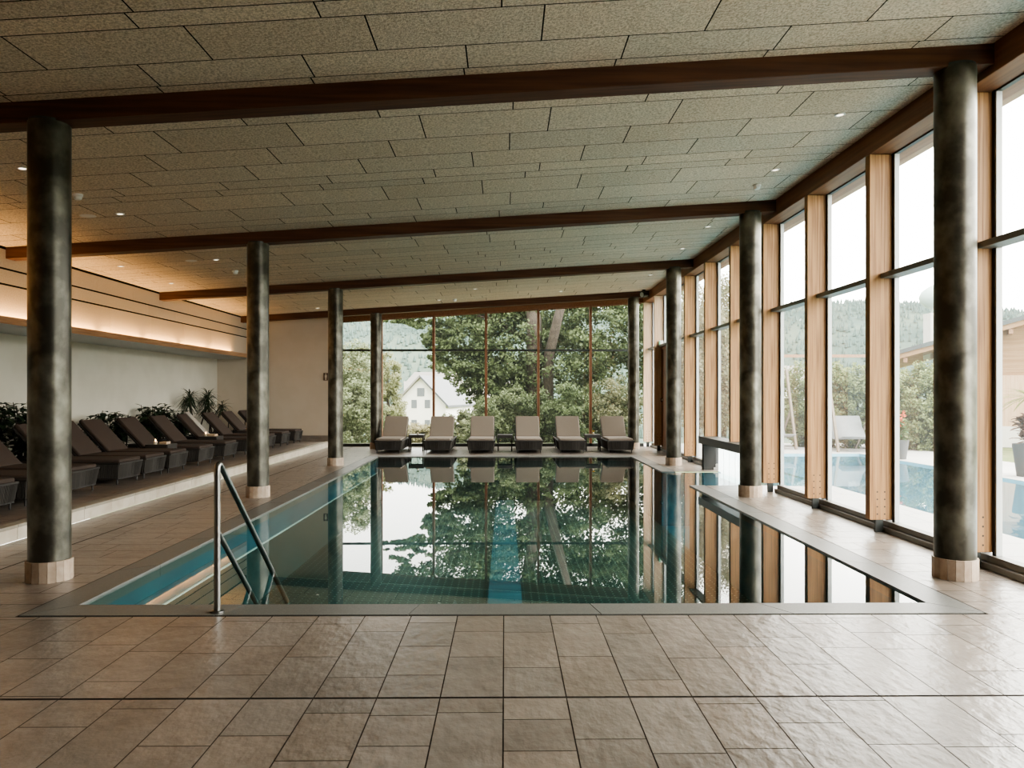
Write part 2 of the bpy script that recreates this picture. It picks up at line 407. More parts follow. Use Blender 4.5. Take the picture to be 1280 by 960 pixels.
# coping stones with mitred corners, dark joint round the outside
cp = MB()
def stones(p_in, q_in, p_out, q_out, n):
    for i in range(n):
        t0, t1 = i / n, (i + 1) / n
        a = Vector(p_in).lerp(Vector(q_in), t0); bb = Vector(p_in).lerp(Vector(q_in), t1)
        c = Vector(p_out).lerp(Vector(q_out), t1); d = Vector(p_out).lerp(Vector(q_out), t0)
        e = (bb - a).normalized() * 0.003
        s = 1 + random.uniform(-.08, .08)
        top = [a + e, bb - e, c - e, d + e]
        cp.hexa([Vector((v.x, v.y, -0.10)) for v in top], [Vector((v.x, v.y, 0.004)) for v in top], (s, s, s))
i_ = PX - 0.006
stones((-i_, PY0, 0), (i_, PY0, 0), (-XO, PY0 - CW, 0), (XO, PY0 - CW, 0), 5)
stones((-i_, PY1, 0), (-i_, PY0, 0), (-XO, PY1 + CW, 0), (-XO, PY0 - CW, 0), 10)
stones((i_, PY1, 0), (-i_, PY1, 0), (XO, PY1 + CW, 0), (-XO, PY1 + CW, 0), 5)
stones((i_, PY0, 0), (i_, CH0, 0), (XO, PY0 - CW, 0), (XO, CH0, 0), 5)
stones((i_, CH1, 0), (i_, PY1, 0), (XO, CH1, 0), (XO, PY1 + CW, 0), 3)
PB(cp, 'coping', M['coping'])
b = MB()
for (x0, y0, x1, y1) in [(-XO - .012, PY0 - CW - .02, XO + .012, PY0 - CW), (-XO - .012, PY0 - CW, -XO, PY1 + CW), (XO, PY0 - CW, XO + .012, CH0), (XO, CH1, XO + .012, PY1 + CW)]:
    b.box(x0, y0, -0.05, x1, y1, -0.004)
PB(b, 'outer_joint', M['dark'])

# handrail into the pool
hr = empty('pool_handrail', (-1.975, 5.07, 0), label='bent stainless steel handrail rising at the near pool edge', cat='handrail')
def arc_pts(pts, r, n=6):
    out = [Vector(pts[0])]
    for i in range(1, len(pts) - 1):
        p, a, c = Vector(pts[i]), Vector(pts[i - 1]), Vector(pts[i + 1])
        u, w = (a - p).normalized(), (c - p).normalized()
        ang = u.angle(w); t = r / math.tan(ang / 2)
        s0, s1 = p + u * t, p + w * t
        for k in range(n + 1):
            f = k / n; out.append((s0 * (1 - f) ** 2) + p * (2 * f * (1 - f)) + s1 * f ** 2)
    out.append(Vector(pts[-1])); return out
MB().tube(arc_pts([(0, 0, 0.0), (0, 0, 1.06), (0, 1.62, -0.38), (0, 1.62, -1.03)], 0.05), 0.021, 16).build('grab_rail', M['steel'], hr, smooth=True, auto=40)
MB().tube(arc_pts([(0, 0.01, 0.55), (0, 0.95, -0.30), (0, 0.95, -1.03)], 0.03), 0.019, 16).build('lower_rail', M['steel'], hr, smooth=True, auto=40)
MB().lathe([(0.045, 0.004), (0.045, 0.014), (0.03, 0.02)], n=20).build('base_plate', M['steel'], hr, smooth=True, auto=40)
for k in range(4):
    bb = MB(); y0 = 0.30 + k * 0.30; bb.box(0.05, y0, -0.28 - 0.2 * k, 0.55, y0 + 0.26, -0.25 - 0.2 * k); bb.build('step_tread', M['steel'], hr)

# ------------------------------------------------------------------ ceiling
ce = MB()
ce.quad((-7.3, YB, zc(-7.3) + .012), (-7.3, YE, zc(-7.3) + .012), (3.95, YE, zc(3.95) + .012), (3.95, YB, zc(3.95) + .012), one, 1)
tile_field(ce, -7.19, 3.945, YB, YE - 0.03, lambda: random.choice([0.60, 0.24, 0.30, 0.50, 0.20, 0.38]), [1.2], 0.011,
           lambda u, v: (u, v, zc(u)), var=0.06, tint=0.015)
ce.f = [tuple(reversed(f)) if m == 0 else f for f, m in zip(ce.f, ce.m)]
tag(ce.build('ceiling', [M['ceil'], M['dark']]), 'sloping ceiling of beige wood-wool panels with dark joints', 'ceiling', kind='structure')

COLY = [6.0, 10.78, 15.5, 20.22]
beam_lab = ['dark timber beam across the ceiling nearest the viewer', 'dark timber beam across the ceiling, second from the front', 'dark timber beam across the ceiling, third from the front', 'dark timber beam over the glazed end wall']
for y, lab in zip(COLY, beam_lab):
    bm = MB(); w = 0.10
    x0, x1 = -7.2, 3.96
    bm.hexa([(x0, y - w, zc(x0) - .165), (x1, y - w, zc(x1) - .165), (x1, y + w, zc(x1) - .165), (x0, y + w, zc(x0) - .165)],
            [(x0, y - w, zc(x0) + .01), (x1, y - w, zc(x1) + .01), (x1, y + w, zc(x1) + .01), (x0, y + w, zc(x0) + .01)])
    tag(bm.build('ceiling_beam', M['beam'], bevel=0.006), lab, 'beam', 'timber ceiling beams', kind='thing')
e = MB(); e.box(XF0, YB, 4.10, 4.42, YE + .05, 4.36)
tag(e.build('edge_beam', M['edgebeam'], bevel=0.006), 'long brown timber beam running above the window posts', 'beam', kind='thing')

# ------------------------------------------------------------------ columns
COLX = (-1, 1)
COLD = (3.69, 3.605, 3.56, 3.535)
side = ('left', 'right')
lab_c = [['front', 'nearest the viewer, beside the near pool corner'], ['second', ''], ['third', ''], ['last', '']]
names = ['nearest grey metal column on the {} side of the pool', 'second grey metal column from the front on the {} side of the pool',
         'third grey metal column from the front on the {} side of the pool', 'farthest grey metal column, {} of the poolside loungers at the glazed end']
for si, cx in enumerate(COLX):
    for k, cyy in enumerate(COLY):
        cx = COLX[si] * COLD[k]
        c = empty('column', (cx, cyy, 0), R(random.uniform(0, 90)), names[k].format(side[si]), 'column', 'round metal columns', 'thing')
        r = 0.154; top = zc(cx) - 0.16
        n = 40
        sh = MB(); sh.lathe([(r, 0.15), (r, top - 0.0)], n=n)
        so = sh.build('shaft', M['colm'], c, smooth=True, auto=40)
        bt = MB(); nb = 18; rb = 0.170
        for j in range(nb):
            a0, a1 = 2 * math.pi * (j + .02) / nb, 2 * math.pi * (j + .98) / nb
            s = 1 + random.uniform(-.2, .15)
            p0, p1 = (rb * math.cos(a0), rb * math.sin(a0)), (rb * math.cos(a1), rb * math.sin(a1))
            q0, q1 = (.14 * math.cos(a0), .14 * math.sin(a0)), (.14 * math.cos(a1), .14 * math.sin(a1))
            bt.hexa([(*q0, 0), (*p0, 0), (*p1, 0), (*q1, 0)], [(*q0, .165), (*p0, .165), (*p1, .165), (*q1, .165)], (s, s, s))
        bt.build('tiled_base', M['basetile'], c)
        MB().lathe([(0.15, top - .02), (0.15, top + .02)], n=24).build('cap_plate', M['darksteel'], c)

# ------------------------------------------------------------------ right facade
PIT = 1.638
finY = [6.39 + PIT * i for i in range(-1, 10)]     # -1 .. 9
finY[-1] = 20.98
FT = 0.10
lab_f = ['larch window post with bolt holes, first beyond the frame edge', 'larch window post just right of the nearest right-hand column',
         'larch window post first left of the nearest right-hand column', 'larch window post second left of the nearest right-hand column',
         'larch window post just right of the second right-hand column', 'larch window post just left of the second right-hand column, above the swim channel',
         'larch window post at the far side of the swim channel opening', 'larch window post just right of the third right-hand column',
         'larch window post half hidden behind the third right-hand column', 'larch door post carrying a small white switch', 'pale larch corner post where the two glass walls meet']
for i, y in enumerate(finY):
    last = i == len(finY) - 1
    short = i in (5, 6)
    zb = 0.66 if short else 0.14
    if i == 0: continue
    t = empty('window_post', (XF0, y, 0), 0, lab_f[i], 'window post', 'larch window posts', 'thing')
    bo = MB().box(0, -FT, zb, XF1 - XF0, 0, 4.095)
    for zz in (0.20, 0.28, 0.36, 0.44) if not short else ():
        for xx in (0.08, 0.16):
            vs = [(xx + .009 * math.cos(a), -FT - .0015, zz + .009 * math.sin(a)) for a in [2 * math.pi * k / 10 for k in range(10)]]
            bo.add(vs, [tuple(range(10))], one, 1)
    bo.build('timber_board', [M['finpale'] if i >= len(finY) - 2 else M['fin'], M['bolt']], t)  # door post takes the paler larch to make up for the shade on it
    if not short:
        MB().box(0.08, -0.07, 0.0, 0.16, -0.03, zb + 0.0).build('steel_shoe', M['darksteel'], t)

XG = 4.215
ztr = 2.75
for i in range(len(finY) - 1):
    y0, y1 = finY[i], finY[i + 1]
    w = empty('window_%d' % (i + 1), (XG, y0, 0), kind='structure')
    yy0, yy1 = 0.0, (y1 - y0) - FT
    chan = CH0 - 0.2 < (y0 + y1) / 2 < CH1 + 0.2 and i in (5,)
    door = i == len(finY) - 3
    zb = 0.64 if (y0 > CH0 - 0.9 and y1 < CH1 + 0.5) else 0.06
    g = MB(); g.quad((0, yy0, zb), (0, yy1, zb), (0, yy1, 4.12), (0, yy0, 4.12)); g.build('glass_pane', M['glass'], w)
    fr = MB()
    fr.box(-.025, yy0, zb, .03, yy0 + .03, 4.12, one, 0); fr.box(-.02, yy0 + .03, zb, .03, yy0 + .055, 4.12, one, 1)
    fr.box(-.025, yy1 - .03, zb, .03, yy1, 4.12, one, 0); fr.box(-.02, yy1 - .05, zb, .03, yy1 - .03, 4.12, one, 1)
    fr.box(-.02, yy0, 4.085, .03, yy1, 4.115, one, 0)
    fr.build('frame', [M['gasket'], M['greyframe']], w)
    MB().box(-.15, yy0 - .0, ztr, .03, yy1, ztr + .055).build('transom_bar', M['midsteel'], w, bevel=.004)
    if zb < 0.1:
        s = MB(); s.box(-.10, yy0 - FT, 0.0, .04, yy1, 0.055); s.box(-.06, yy0 - FT, 0.055, .04, yy1, 0.115); s.build('sill', M['midsteel'], w, bevel=.004)
# end strip between the corner post and the end glazing is closed by the post itself
# facade run beside and behind the camera (outside the frame)
wr = MB()
wr.box(XF0 + .05, YB, 0, XF1 + .05, 1.6, 4.09, one, 3)  # unseen solid stretch added to hold daylight off the near floor
y = finY[0]
while y > YB:
    wr.box(XF0, y - FT, 0.14, XF1, y, 4.09, one, 0)
    y -= PIT
wr.box(4.10, YB, 0, 4.26, finY[0] - FT, 0.115, one, 1); wr.box(4.07, YB, ztr, 4.24, finY[0] - FT, ztr + .055, one, 1)
wr.box(4.19, YB, 4.06, 4.26, finY[0] - FT, 4.095, one, 1)
wr.quad((XG, YB, 0.06), (XG, finY[0] - FT, 0.06), (XG, finY[0] - FT, 4.1), (XG, YB, 4.1), one, 2)
tag(wr.build('wall_right_and_light_block', [M['fin'], M['midsteel'], M['glass'], M['wallend']]), kind='structure')

# eaves outside the facade
ev = MB()
ev.box(5.14, YB, 4.56, 5.28, YE + 1.2, 4.73, one, 0)
ev.hexa([(4.22, YB, 4.45), (5.6, YB, 4.73), (5.6, YE + 1.5, 4.73), (4.22, YE + 1.5, 4.45)], [(4.22, YB, 4.55), (5.6, YB, 4.83), (5.6, YE + 1.5, 4.83), (4.22, YE + 1.5, 4.55)], one, 0)
tag(ev.build('roof_overhang', M['outtimber']), 'timber eaves beam and soffit outside the tall windows', 'eaves', kind='structure')

# dark brown door in the far bay
dr = empty('door_1', (4.20, finY[8], 0), kind='structure')
dw = finY[9] - finY[8] - FT
d = MB(); d.box(-.05, 0.03, 0.02, -.03, dw - .02, 2.68); leaf_ = d.build('door_leaf', M['doorleaf'], dr, bevel=.004)
d = MB(); d.box(-.08, 0.35, 1.02, -.03, 0.37, 1.05); d.box(-.09, 0.24, 1.03, -.075, 0.37, 1.05); d.build('door_handle', M['steel'], leaf_)
d = MB(); d.box(-.07, dw - .02, 0.12, -.022, dw, 2.74); d.box(-.07, 0.0, 0.12, -.022, 0.03, 2.74); d.box(-.07, 0, 2.68, -.022, dw, 2.74); d.build('door_frame', M['mullion'], dr)
sw = empty('wall_switch', P(828, 500, finY[9] - FT - 0.012), 0, 'small white switch on a dark plate on the door post', 'switch')
MB().box(-.045, 0, -.05, .045, .012, .05).build('back_plate', M['doorbrown'], sw); MB().box(-.022, -.012, -.022, .028, 0, .03).build('rocker', M['white'], sw)
es = empty('exit_sign', P(826, 428.5, finY[9] - FT - 0.02), 0, 'small white and green exit sign above the brown door', 'sign')
MB().box(-.05, 0, -.06, .07, .02, .06).build('light_box', M['white'], es); MB().box(-.048, -.004, -.05, -.01, 0, .05).build('pictogram', M['signgreen'], es)

# portal and strip curtain of the swim channel
po = empty('swim_through_portal', (XF0, CH1, 0), 0, 'grey metal surround of the swim channel under the windows', 'portal')
MB().box(-.03, .29, 0.0, .22, .42, 0.655).build('side_panel', M['portaldark'], po, bevel=.005)
MB().box(-.09, CH0 - CH1 - .10, -0.4, .17, CH0 - CH1 + .02, 0.655).build('side_panel', M['portal'], po, bevel=.005)
MB().box(-.10, CH0 - CH1 - .10, 0.52, .24, .42, 0.665).build('header', M['portal'], po, bevel=.005)
sc_ = MB(); y = CH0 + .03; k = 0
while y < CH1 - .05:
    x = XF0 + 0.17 + (0.012 if k % 2 else 0.0)
    sc_.box(x, y, (-0.10 if y < CH1 - .2 else .005), x + .004, y + 0.20, 0.52); y += 0.175; k += 1
tag(sc_.build('strip_curtain', M['strip']), 'translucent plastic strip curtain hanging in the swim channel opening', 'curtain')

# ------------------------------------------------------------------ end wall
XGL = -4.80                                       # left edge of glazing
we = MB(); we.box(XW, YE, 0, XGL - .06, YE + .3, 3.9)
tag(we.build('wall_back', M['wallend']), 'plain cream end wall beside the glazing', 'wall', kind='structure')
bb = MB(); bb.box(XW, YE - .015, 0.16, XGL - .06, YE, 0.32)
tag(bb.build('baseboard_back', M['tile']), 'brown tile skirting at the foot of the end wall', 'baseboard', kind='structure')
mx = [XGL, -3.53, -2.035, -0.54, 0.955, 2.45, 3.935]
zt = lambda x: zc(x) - 0.22
e = MB()
e.hexa([(XGL - .1, YE - .06, zt(XGL - .1) - 0.0), (4.2, YE - .06, zt(4.2)), (4.2, YE + .12, zt(4.2)), (XGL - .1, YE + .12, zt(XGL - .1))],
       [(XGL - .1, YE - .06, zc(XGL - .1) + .02), (4.2, YE - .06, zc(4.2) + .02), (4.2, YE + .12, zc(4.2) + .02), (XGL - .1, YE + .12, zc(XGL - .1) + .02)])
tag(e.build('trim_2', M['edgebeam']), 'red-brown timber head rail over the end glazing', 'rail', kind='structure')
for i in range(6):
    x0, x1 = mx[i], mx[i + 1]
    w = empty('window_%d' % (11 + i), (x0, YE, 0), kind='structure')
    wd = x1 - x0
    g = MB(); g.add([(0, .03, .08), (wd, .03, .08), (wd, .03, zt(x1)), (0, .03, zt(x0))], [(0, 1, 2, 3)]); g.build('glass_pane', M['glassend'], w)
    m_ = MB(); m_.box(-.035, -.05, 0.09, .035, .07, zt(x0) + .02); m_.build('mullion', M['mullion'], w, bevel=.004)
    t = MB(); t.box(.035, -.02, ztr - .03, wd - .035, .05, ztr + .03); t.build('transom_bar', M['darksteel'], w)
    s = MB(); s.box(-.035, -.04, 0.0, wd + .035, .08, 0.09); s.build('sill', M['darksteel'], w)
    f_ = MB(); f_.bar((.035, .03, zt(x0) - .012), (wd - .035, .03, zt(x1) - .012), .05, .025); f_.build('head_bead', M['mullion'], w)

sg = empty('restroom_sign', (-5.075, YE - .022, 1.985), 0, 'square dark brown restroom sign with two pale figures', 'sign')
MB().box(-.10, 0, -.10, .20, .02, .115).build('sign_board', M['signbrown'], sg, bevel=.006)
for cx, fem in ((-.03, 0), (.12, 1)):
    fg = MB()
    hv = [(cx + .016 * math.cos(a), -.003, .082 + .016 * math.sin(a)) for a in [2 * math.pi * k / 12 for k in range(12)]]
    fg.add(hv, [tuple(range(12))])
    if fem: fg.add([(cx - .014, -.003, .055), (cx + .014, -.003, .055), (cx + .042, -.003, -.025), (cx - .042, -.003, -.025)], [(0, 1, 2, 3)])
    else: fg.add([(cx - .03, -.003, .058), (cx + .03, -.003, .058), (cx + .03, -.003, -.015), (cx - .03, -.003, -.015)], [(0, 1, 2, 3)])
    for s in (-1, 1): fg.add([(cx + s * .012 - .009, -.003, -.012), (cx + s * .012 + .009, -.003, -.012), (cx + s * .012 + .009, -.003, -.085), (cx + s * .012 - .009, -.003, -.085)], [(0, 1, 2, 3)])
    fg.build('figure', M['signcream'], sg)

# projector-like loudspeaker at the far right ceiling corner
sp = empty('corner_camera', P(804.5, 367.5, 19.9), 0, 'small dark camera hanging in the far right ceiling corner', 'camera')
zz = zc(sp.location.x) - sp.location.z
MB().lathe([(.05, zz - .03), (.05, zz)], n=16).build('ceiling_plate', M['black'], sp); MB().tube([(0, 0, .05), (0.02, 0, zz - .02)], .02, 10).build('stem', M['black'], sp)
MB().tube([(.10, .02, .0), (-.06, -.08, -.03)], [.06, .085], 16).build('housing', M['black'], sp, smooth=True, auto=40)
MB().tube([(-.06, -.08, -.03), (-.075, -.09, -.032)], [.07, .05], 16).build('lens', M['greyframe'], sp)

# ------------------------------------------------------------------ left wall, bulkhead, light shelf
w = MB(); w.box(XW - .25, YB, 0, XW, YE + .3, 3.9)
tag(w.build('wall_left', M['wall']), 'plain white wall behind the row of loungers', 'wall', kind='structure')
w = MB(); w.box(XW - .3, YB - .25, 0, 4.5, YB, 4.6)
tag(w.build('wall_front', M['doorbrown']), kind='structure')
w = MB(); w.quad((XW - .3, YB - .2, 4.75), (4.45, YB - .2, 4.75), (4.45, YE + .4, 4.75), (XW - .3, YE + .4, 4.75), one)
tag(w.build('roof', M['zincroof']), kind='structure')
w = MB(); XBK = -7.2
w.box(XBK - .9, YB, 2.50, XBK - .012, YE, zc(XBK) + .1, one, 1)
bands = [(2.58, 3.065, 1.55), (3.095, 3.29, 1.27), (3.32, zc(XBK) - .035, 1.27)]
for z0, z1, ln_ in bands:
    y = YB - random.random()
    while y < YE:
        ye = y + ln_; a, b2 = max(y, YB), min(ye, YE); s = 1 + random.uniform(-.05, .05)
        if b2 - a > .02: w.box(XBK - .012, a + .002, z0, XBK, b2 - .002, z1, (s, s, s), 0)
        y = ye
tag(w.build('trim_3', [M['panel'], M['dark']]), 'beige panelled bulkhead above the white wall with black shadow gaps', 'bulkhead', kind='structure')
sh = empty('light_shelf', (-7.05, YB, 2.5), 0, 'wooden shelf strip with hidden warm lighting along the panelled bulkhead', 'light shelf')
Ln = YE - YB
b = MB(); b.box(-.03, 0, -.005, 0, Ln, .10); b.build('wood_fascia', M['shelfwood'], sh)
b = MB(); b.box(-1.15, 0, -.01, -.03, Ln, .02); b.build('soffit_board', M['greyframe'], sh)
b = MB(); y = 0.3
while y < Ln - 2.0:
    b.box(-.11, y + .08, .022, -.07, y + 1.5, .034); y += 1.6
b.build('light_strip', M['led'], sh)
y = YB + .3
while y < YE - 2.0:
    ld = bpy.data.lights.new('shelf_light', 'AREA'); ld.shape = 'RECTANGLE'; ld.size = 1.42; ld.size_y = .05; ld.energy = 7; ld.color = (1.0, .585, .215)
    lo = bpy.data.objects.new('shelf_light', ld); col.objects.link(lo); lo.location = (-7.13, y + .79, 2.56); lo.rotation_euler = (R(180), 0, R(90)); 
    lo.rotation_euler = (0, R(180 + 14), 0); lo.rotation_mode = 'XYZ'
    # long axis along Y
    lo.matrix_world = Matrix.Translation((-7.13, y + .79, 2.56)) @ Matrix.Rotation(R(-10), 4, 'Y') @ Matrix.Rotation(R(180), 4, 'X') @ Matrix.Rotation(R(90), 4, 'Z')
    y += 1.6

# ------------------------------------------------------------------ loungers
def make_lounger():
    r = empty('sun_lounger')
    W, Lg = .345, 1.96
    z0, z1 = .085, .31
    it, ib = 0.0, .03
    MB().hexa([(-W + ib + .02, ib + .02, z0), (W - ib - .02, ib + .02, z0), (W - ib - .02, Lg - ib, z0), (-W + ib + .02, Lg - ib, z0)],
              [(-W + .03, .03, z1 - .01), (W - .03, .03, z1 - .01), (W - .03, Lg - .02, z1 - .01), (-W + .03, Lg - .02, z1 - .01)]).build('shell', M['ropedark'], r)
    f = MB()
    for z, ins, t in ((z1, 0.0, .022), (z0, ib, .016)):
        c = [(-W + ins, ins, z), (W - ins, ins, z), (W - ins, Lg - ins, z), (-W + ins, Lg - ins, z)]
        for k in range(4): f.bar(c[k], c[(k + 1) % 4], t, t)
    f.build('frame', M['legm'], r)
    rp = MB()
    def ropes(p0, p1, q0, q1, n):
        p0, p1, q0, q1 = map(Vector, (p0, p1, q0, q1))
        for k in range(n):
            t = (k + .5) / n; s = random.uniform(.65, 1.45)
            a = p0.lerp(p1, t); bq = q0.lerp(q1, t)
            if random.random() < .5: bq = q0.lerp(q1, min(1, t + .35 / n))
            rp.bar(a, bq, .0135, .0135, c=(s, s * .98, s * .95))
    zt_, zb_ = z1 - .008, z0 + .006
    ropes((-W, 0, zt_), (W, 0, zt_), (-W + ib, ib, zb_), (W - ib, ib, zb_), 34)
    ropes((-W, Lg, zt_), (W, Lg, zt_), (-W + ib, Lg - ib, zb_), (W - ib, Lg - ib, zb_), 34)
    for s in (-1, 1): ropes((s * W, 0, zt_), (s * W, Lg, zt_), (s * (W - ib), ib, zb_), (s * (W - ib), Lg - ib, zb_), 96)
    rp.build('rope_weave', M['rope'], r)
    for sx in (-1, 1):
        for yy in (.06, Lg - .06):
            x = sx * (W - .055)
            lg = MB(); lg.tube([(x, yy, .12), (x, yy, 0)], [.016, .011], 10); lg.build('leg', M['legm'], r)
    HY, AN, BL = 1.10, R(47), .72
    c = MB(); c.box(-.315, .012, z1 + .005, .315, HY + .01, z1 + .062); c.build('seat_cushion', M['cushion'], r, bevel=.02, seg=3, smooth=True, auto=35)
    dy, dz = math.cos(AN), math.sin(AN)
    def bk(s, t): return (HY + s * dy - t * dz, z1 + .005 + s * dz + t * dy)
    def slab(s0, s1, t0, t1, wd):
        m = MB(); pts = [bk(s0, t0), bk(s1, t0), bk(s1, t1), bk(s0, t1)]
        m.hexa([(-wd, *pts[0]), (wd, *pts[0]), (wd, *pts[1]), (-wd, *pts[1])], [(-wd, *pts[3]), (wd, *pts[3]), (wd, *pts[2]), (-wd, *pts[2])])
        return m
    slab(0.0, BL, .028, .088, .315).build('back_cushion', M['cushion'], r, bevel=.02, seg=3, smooth=True, auto=35)
    slab(0.0, BL - .02, .0, .03, .325).build('back_frame', M['legm'], r, bevel=.006)
    for xs_ in (-.2, .2): MB().bar((xs_, HY + .33, z1 - .03), (xs_, *bk(.45, 0)), .018, .018).build('back_strut', M['legm'], r)
    return r
proto = make_lounger()
used = [False]
def lounger(loc, rz, label, group):
    o = proto if not used[0] else copy_tree(proto)
    used[0] = True
    o.location = loc; o.rotation_euler = (0, 0, rz)
    return tag(o, label, 'sun lounger', group)
ordn = ['first', 'second', 'third', 'fourth', 'fifth', 'sixth', 'seventh', 'eighth', 'ninth', 'tenth', 'eleventh', 'twelfth']
far_x = [-2.95, -1.70, -.61, .61, 1.70, 2.93]
far_l = ['taupe sun lounger beside the farthest left column, before the glazed end', 'second sun lounger from the left in the row before the glazed end',
         'sun lounger just left of the middle side table before the glazed end', 'sun lounger just right of the middle side table before the glazed end',
         'second sun lounger from the right in the row before the glazed end', 'taupe sun lounger beside the farthest right column, before the glazed end']
for x, l in zip(far_x, far_l): lounger((x, 18.62, 0), 0, l, 'sun loungers along the glazed end')
left_y = [8.27, 9.12, 9.97, 11.2, 12.0, 12.85, 14.05, 15.3, 16.55, 17.9, 19.1, 20.3]
for k, y in enumerate(left_y):
    l = '%s dark taupe lounger from the front on the raised platform by the white wall' % ordn[k]
    if k == 8: l = 'dark taupe lounger with a grey towel over its back on the raised platform'
    if k == 11: l = 'farthest dark taupe lounger on the raised platform, against the end wall'
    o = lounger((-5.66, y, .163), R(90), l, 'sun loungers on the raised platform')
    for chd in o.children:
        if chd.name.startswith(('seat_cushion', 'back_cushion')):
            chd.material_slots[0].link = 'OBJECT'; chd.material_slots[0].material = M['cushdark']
# towel over the back of one lounger
tw = MB()
yb = 16.55
def wp(s, t, v):  # along back, out of back, across
    AN = R(47); yy = 1.10 + s * math.cos(AN) - t * math.sin(AN); z = .315 + s * math.sin(AN) + t * math.cos(AN)
    return (-5.66 - yy, yb + v, .163 + z)
tw.hexa([wp(.03, .089, .06), wp(.03, .089, .27), wp(.74, .089, .27), wp(.74, .089, .06)], [wp(.03, .112, .06), wp(.03, .112, .27), wp(.74, .112, .27), wp(.74, .112, .06)])
tw.hexa([wp(.722, -.1, .06), wp(.722, -.1, .27), wp(.745, -.1, .27), wp(.745, -.1, .06)], [wp(.722, .112, .06), wp(.722, .112, .27), wp(.745, .112, .27), wp(.745, .112, .06)])
tag(tw.build('towel', M['towel'], bevel=.01, seg=3, smooth=True), 'pale grey towel draped over a dark lounger back on the platform', 'towel')

# ------------------------------------------------------------------ side tables
def make_table():
    r = empty('side_table')
    MB().box(-.20, -.20, .40, .20, .20, .43).build('table_top', M['tablem'], r, bevel=.005)
    a = MB()
    for k in range(4):
        an = R(90 * k); 
        p = [(-.19, -.19), (.19, -.19), (.19, .19), (-.19, .19)]
        a.bar((*p[k], .375), (*p[(k + 1) % 4], .375), .02, .06)
    a.build('apron', M['tablem'], r)
    for sx in (-1, 1):
        for s2 in (-1, 1):
            MB().box(sx * .18 - .016, s2 * .18 - .016, 0, sx * .18 + .016, s2 * .18 + .016, .37).build('leg', M['tablem'], r)
    return r
tp = make_table(); first = True
TB = [((-2.33, 19.5, 0), 'dark side table between the two leftmost loungers at the glazed end', 'side tables at the glazed end'),
      ((0.0, 19.5, 0), 'dark side table in the middle of the loungers at the glazed end', 'side tables at the glazed end'),
      ((2.32, 19.5, 0), 'dark side table between the two rightmost loungers at the glazed end', 'side tables at the glazed end'),
      ((-6.25, 13.45, .163), 'dark side table on the platform bearing a candle and a tan box', 'side tables on the platform'),
      ((-6.35, 15.95, .163), 'dark side table on the platform bearing a small tan tray', 'side tables on the platform'),
      ((-6.45, 18.5, .163), 'dark side table on the platform with a glowing candle beside the second left column', 'side tables on the platform')]
for loc, l, g in TB:
    o = tp if first else copy_tree(tp); first = False
    o.location = loc; tag(o, l, 'side table', g)
def tray(x, y, w, l, lab):
    t = MB(); t.box(x - w / 2, y - .05, .163 + .431, x + w / 2, y + l, .163 + .475); tag(t.build('wooden_box', M['tanbox'], bevel=.006), lab, 'box')
tray(-6.16, 13.36, .13, .12, 'small tan box lying on a dark side table on the platform')
tray(-6.30, 15.88, .17, .12, 'low tan tray lying on a dark side table on the platform')
def candle(x, y, lab, r=.035):
    c = empty('candle', (x, y, .163 + .431), 0, lab, 'candle')
    MB().lathe([(r, 0), (r, .05), (r * .6, .05)], n=16).build('cup', M['wax'], c, smooth=True, auto=40)
    MB().lathe([(.004, .05), (.013, .062), (.010, .078), (.002, .095)], n=10).build('flame', M['flame'], c, smooth=True)
candle(-6.30, 13.33, 'small candle in a cup beside the tan box on a side table')
candle(-6.42, 15.86, 'small candle in a cup beside the tan tray on a side table')
candle(-6.42, 18.42, 'glowing orange candle on the side table beside the second left column', .045)

# ------------------------------------------------------------------ leaves
def leaf_fan(mb, base, direction, length, width, c, droop=.3, up=Vector((0, 0, 1))):
    d = Vector(direction).normalized(); s = d.cross(up)
    if s.length < 1e-3: s = Vector((1, 0, 0))
    s.normalize(); n = s.cross(d).normalized(); base = Vector(base)
    p = []
    for t, w in ((0, .12), (.3, .85), (.6, 1), (.85, .55), (1, .02)):
        cpt = base + d * (length * t) - Vector((0, 0, 1)) * (droop * length * t * t)
        p.append((cpt - s * (w * width / 2) + n * .12 * width * w, cpt, cpt + s * (w * width / 2) + n * .12 * width * w))
    vs, fs = [], []
    for r in p: vs += list(r)
    for i in range(4):
        a = i * 3; fs += [(a, a + 1, a + 4, a + 3), (a + 1, a + 2, a + 5, a + 4)]
    mb.add(vs, fs, c)

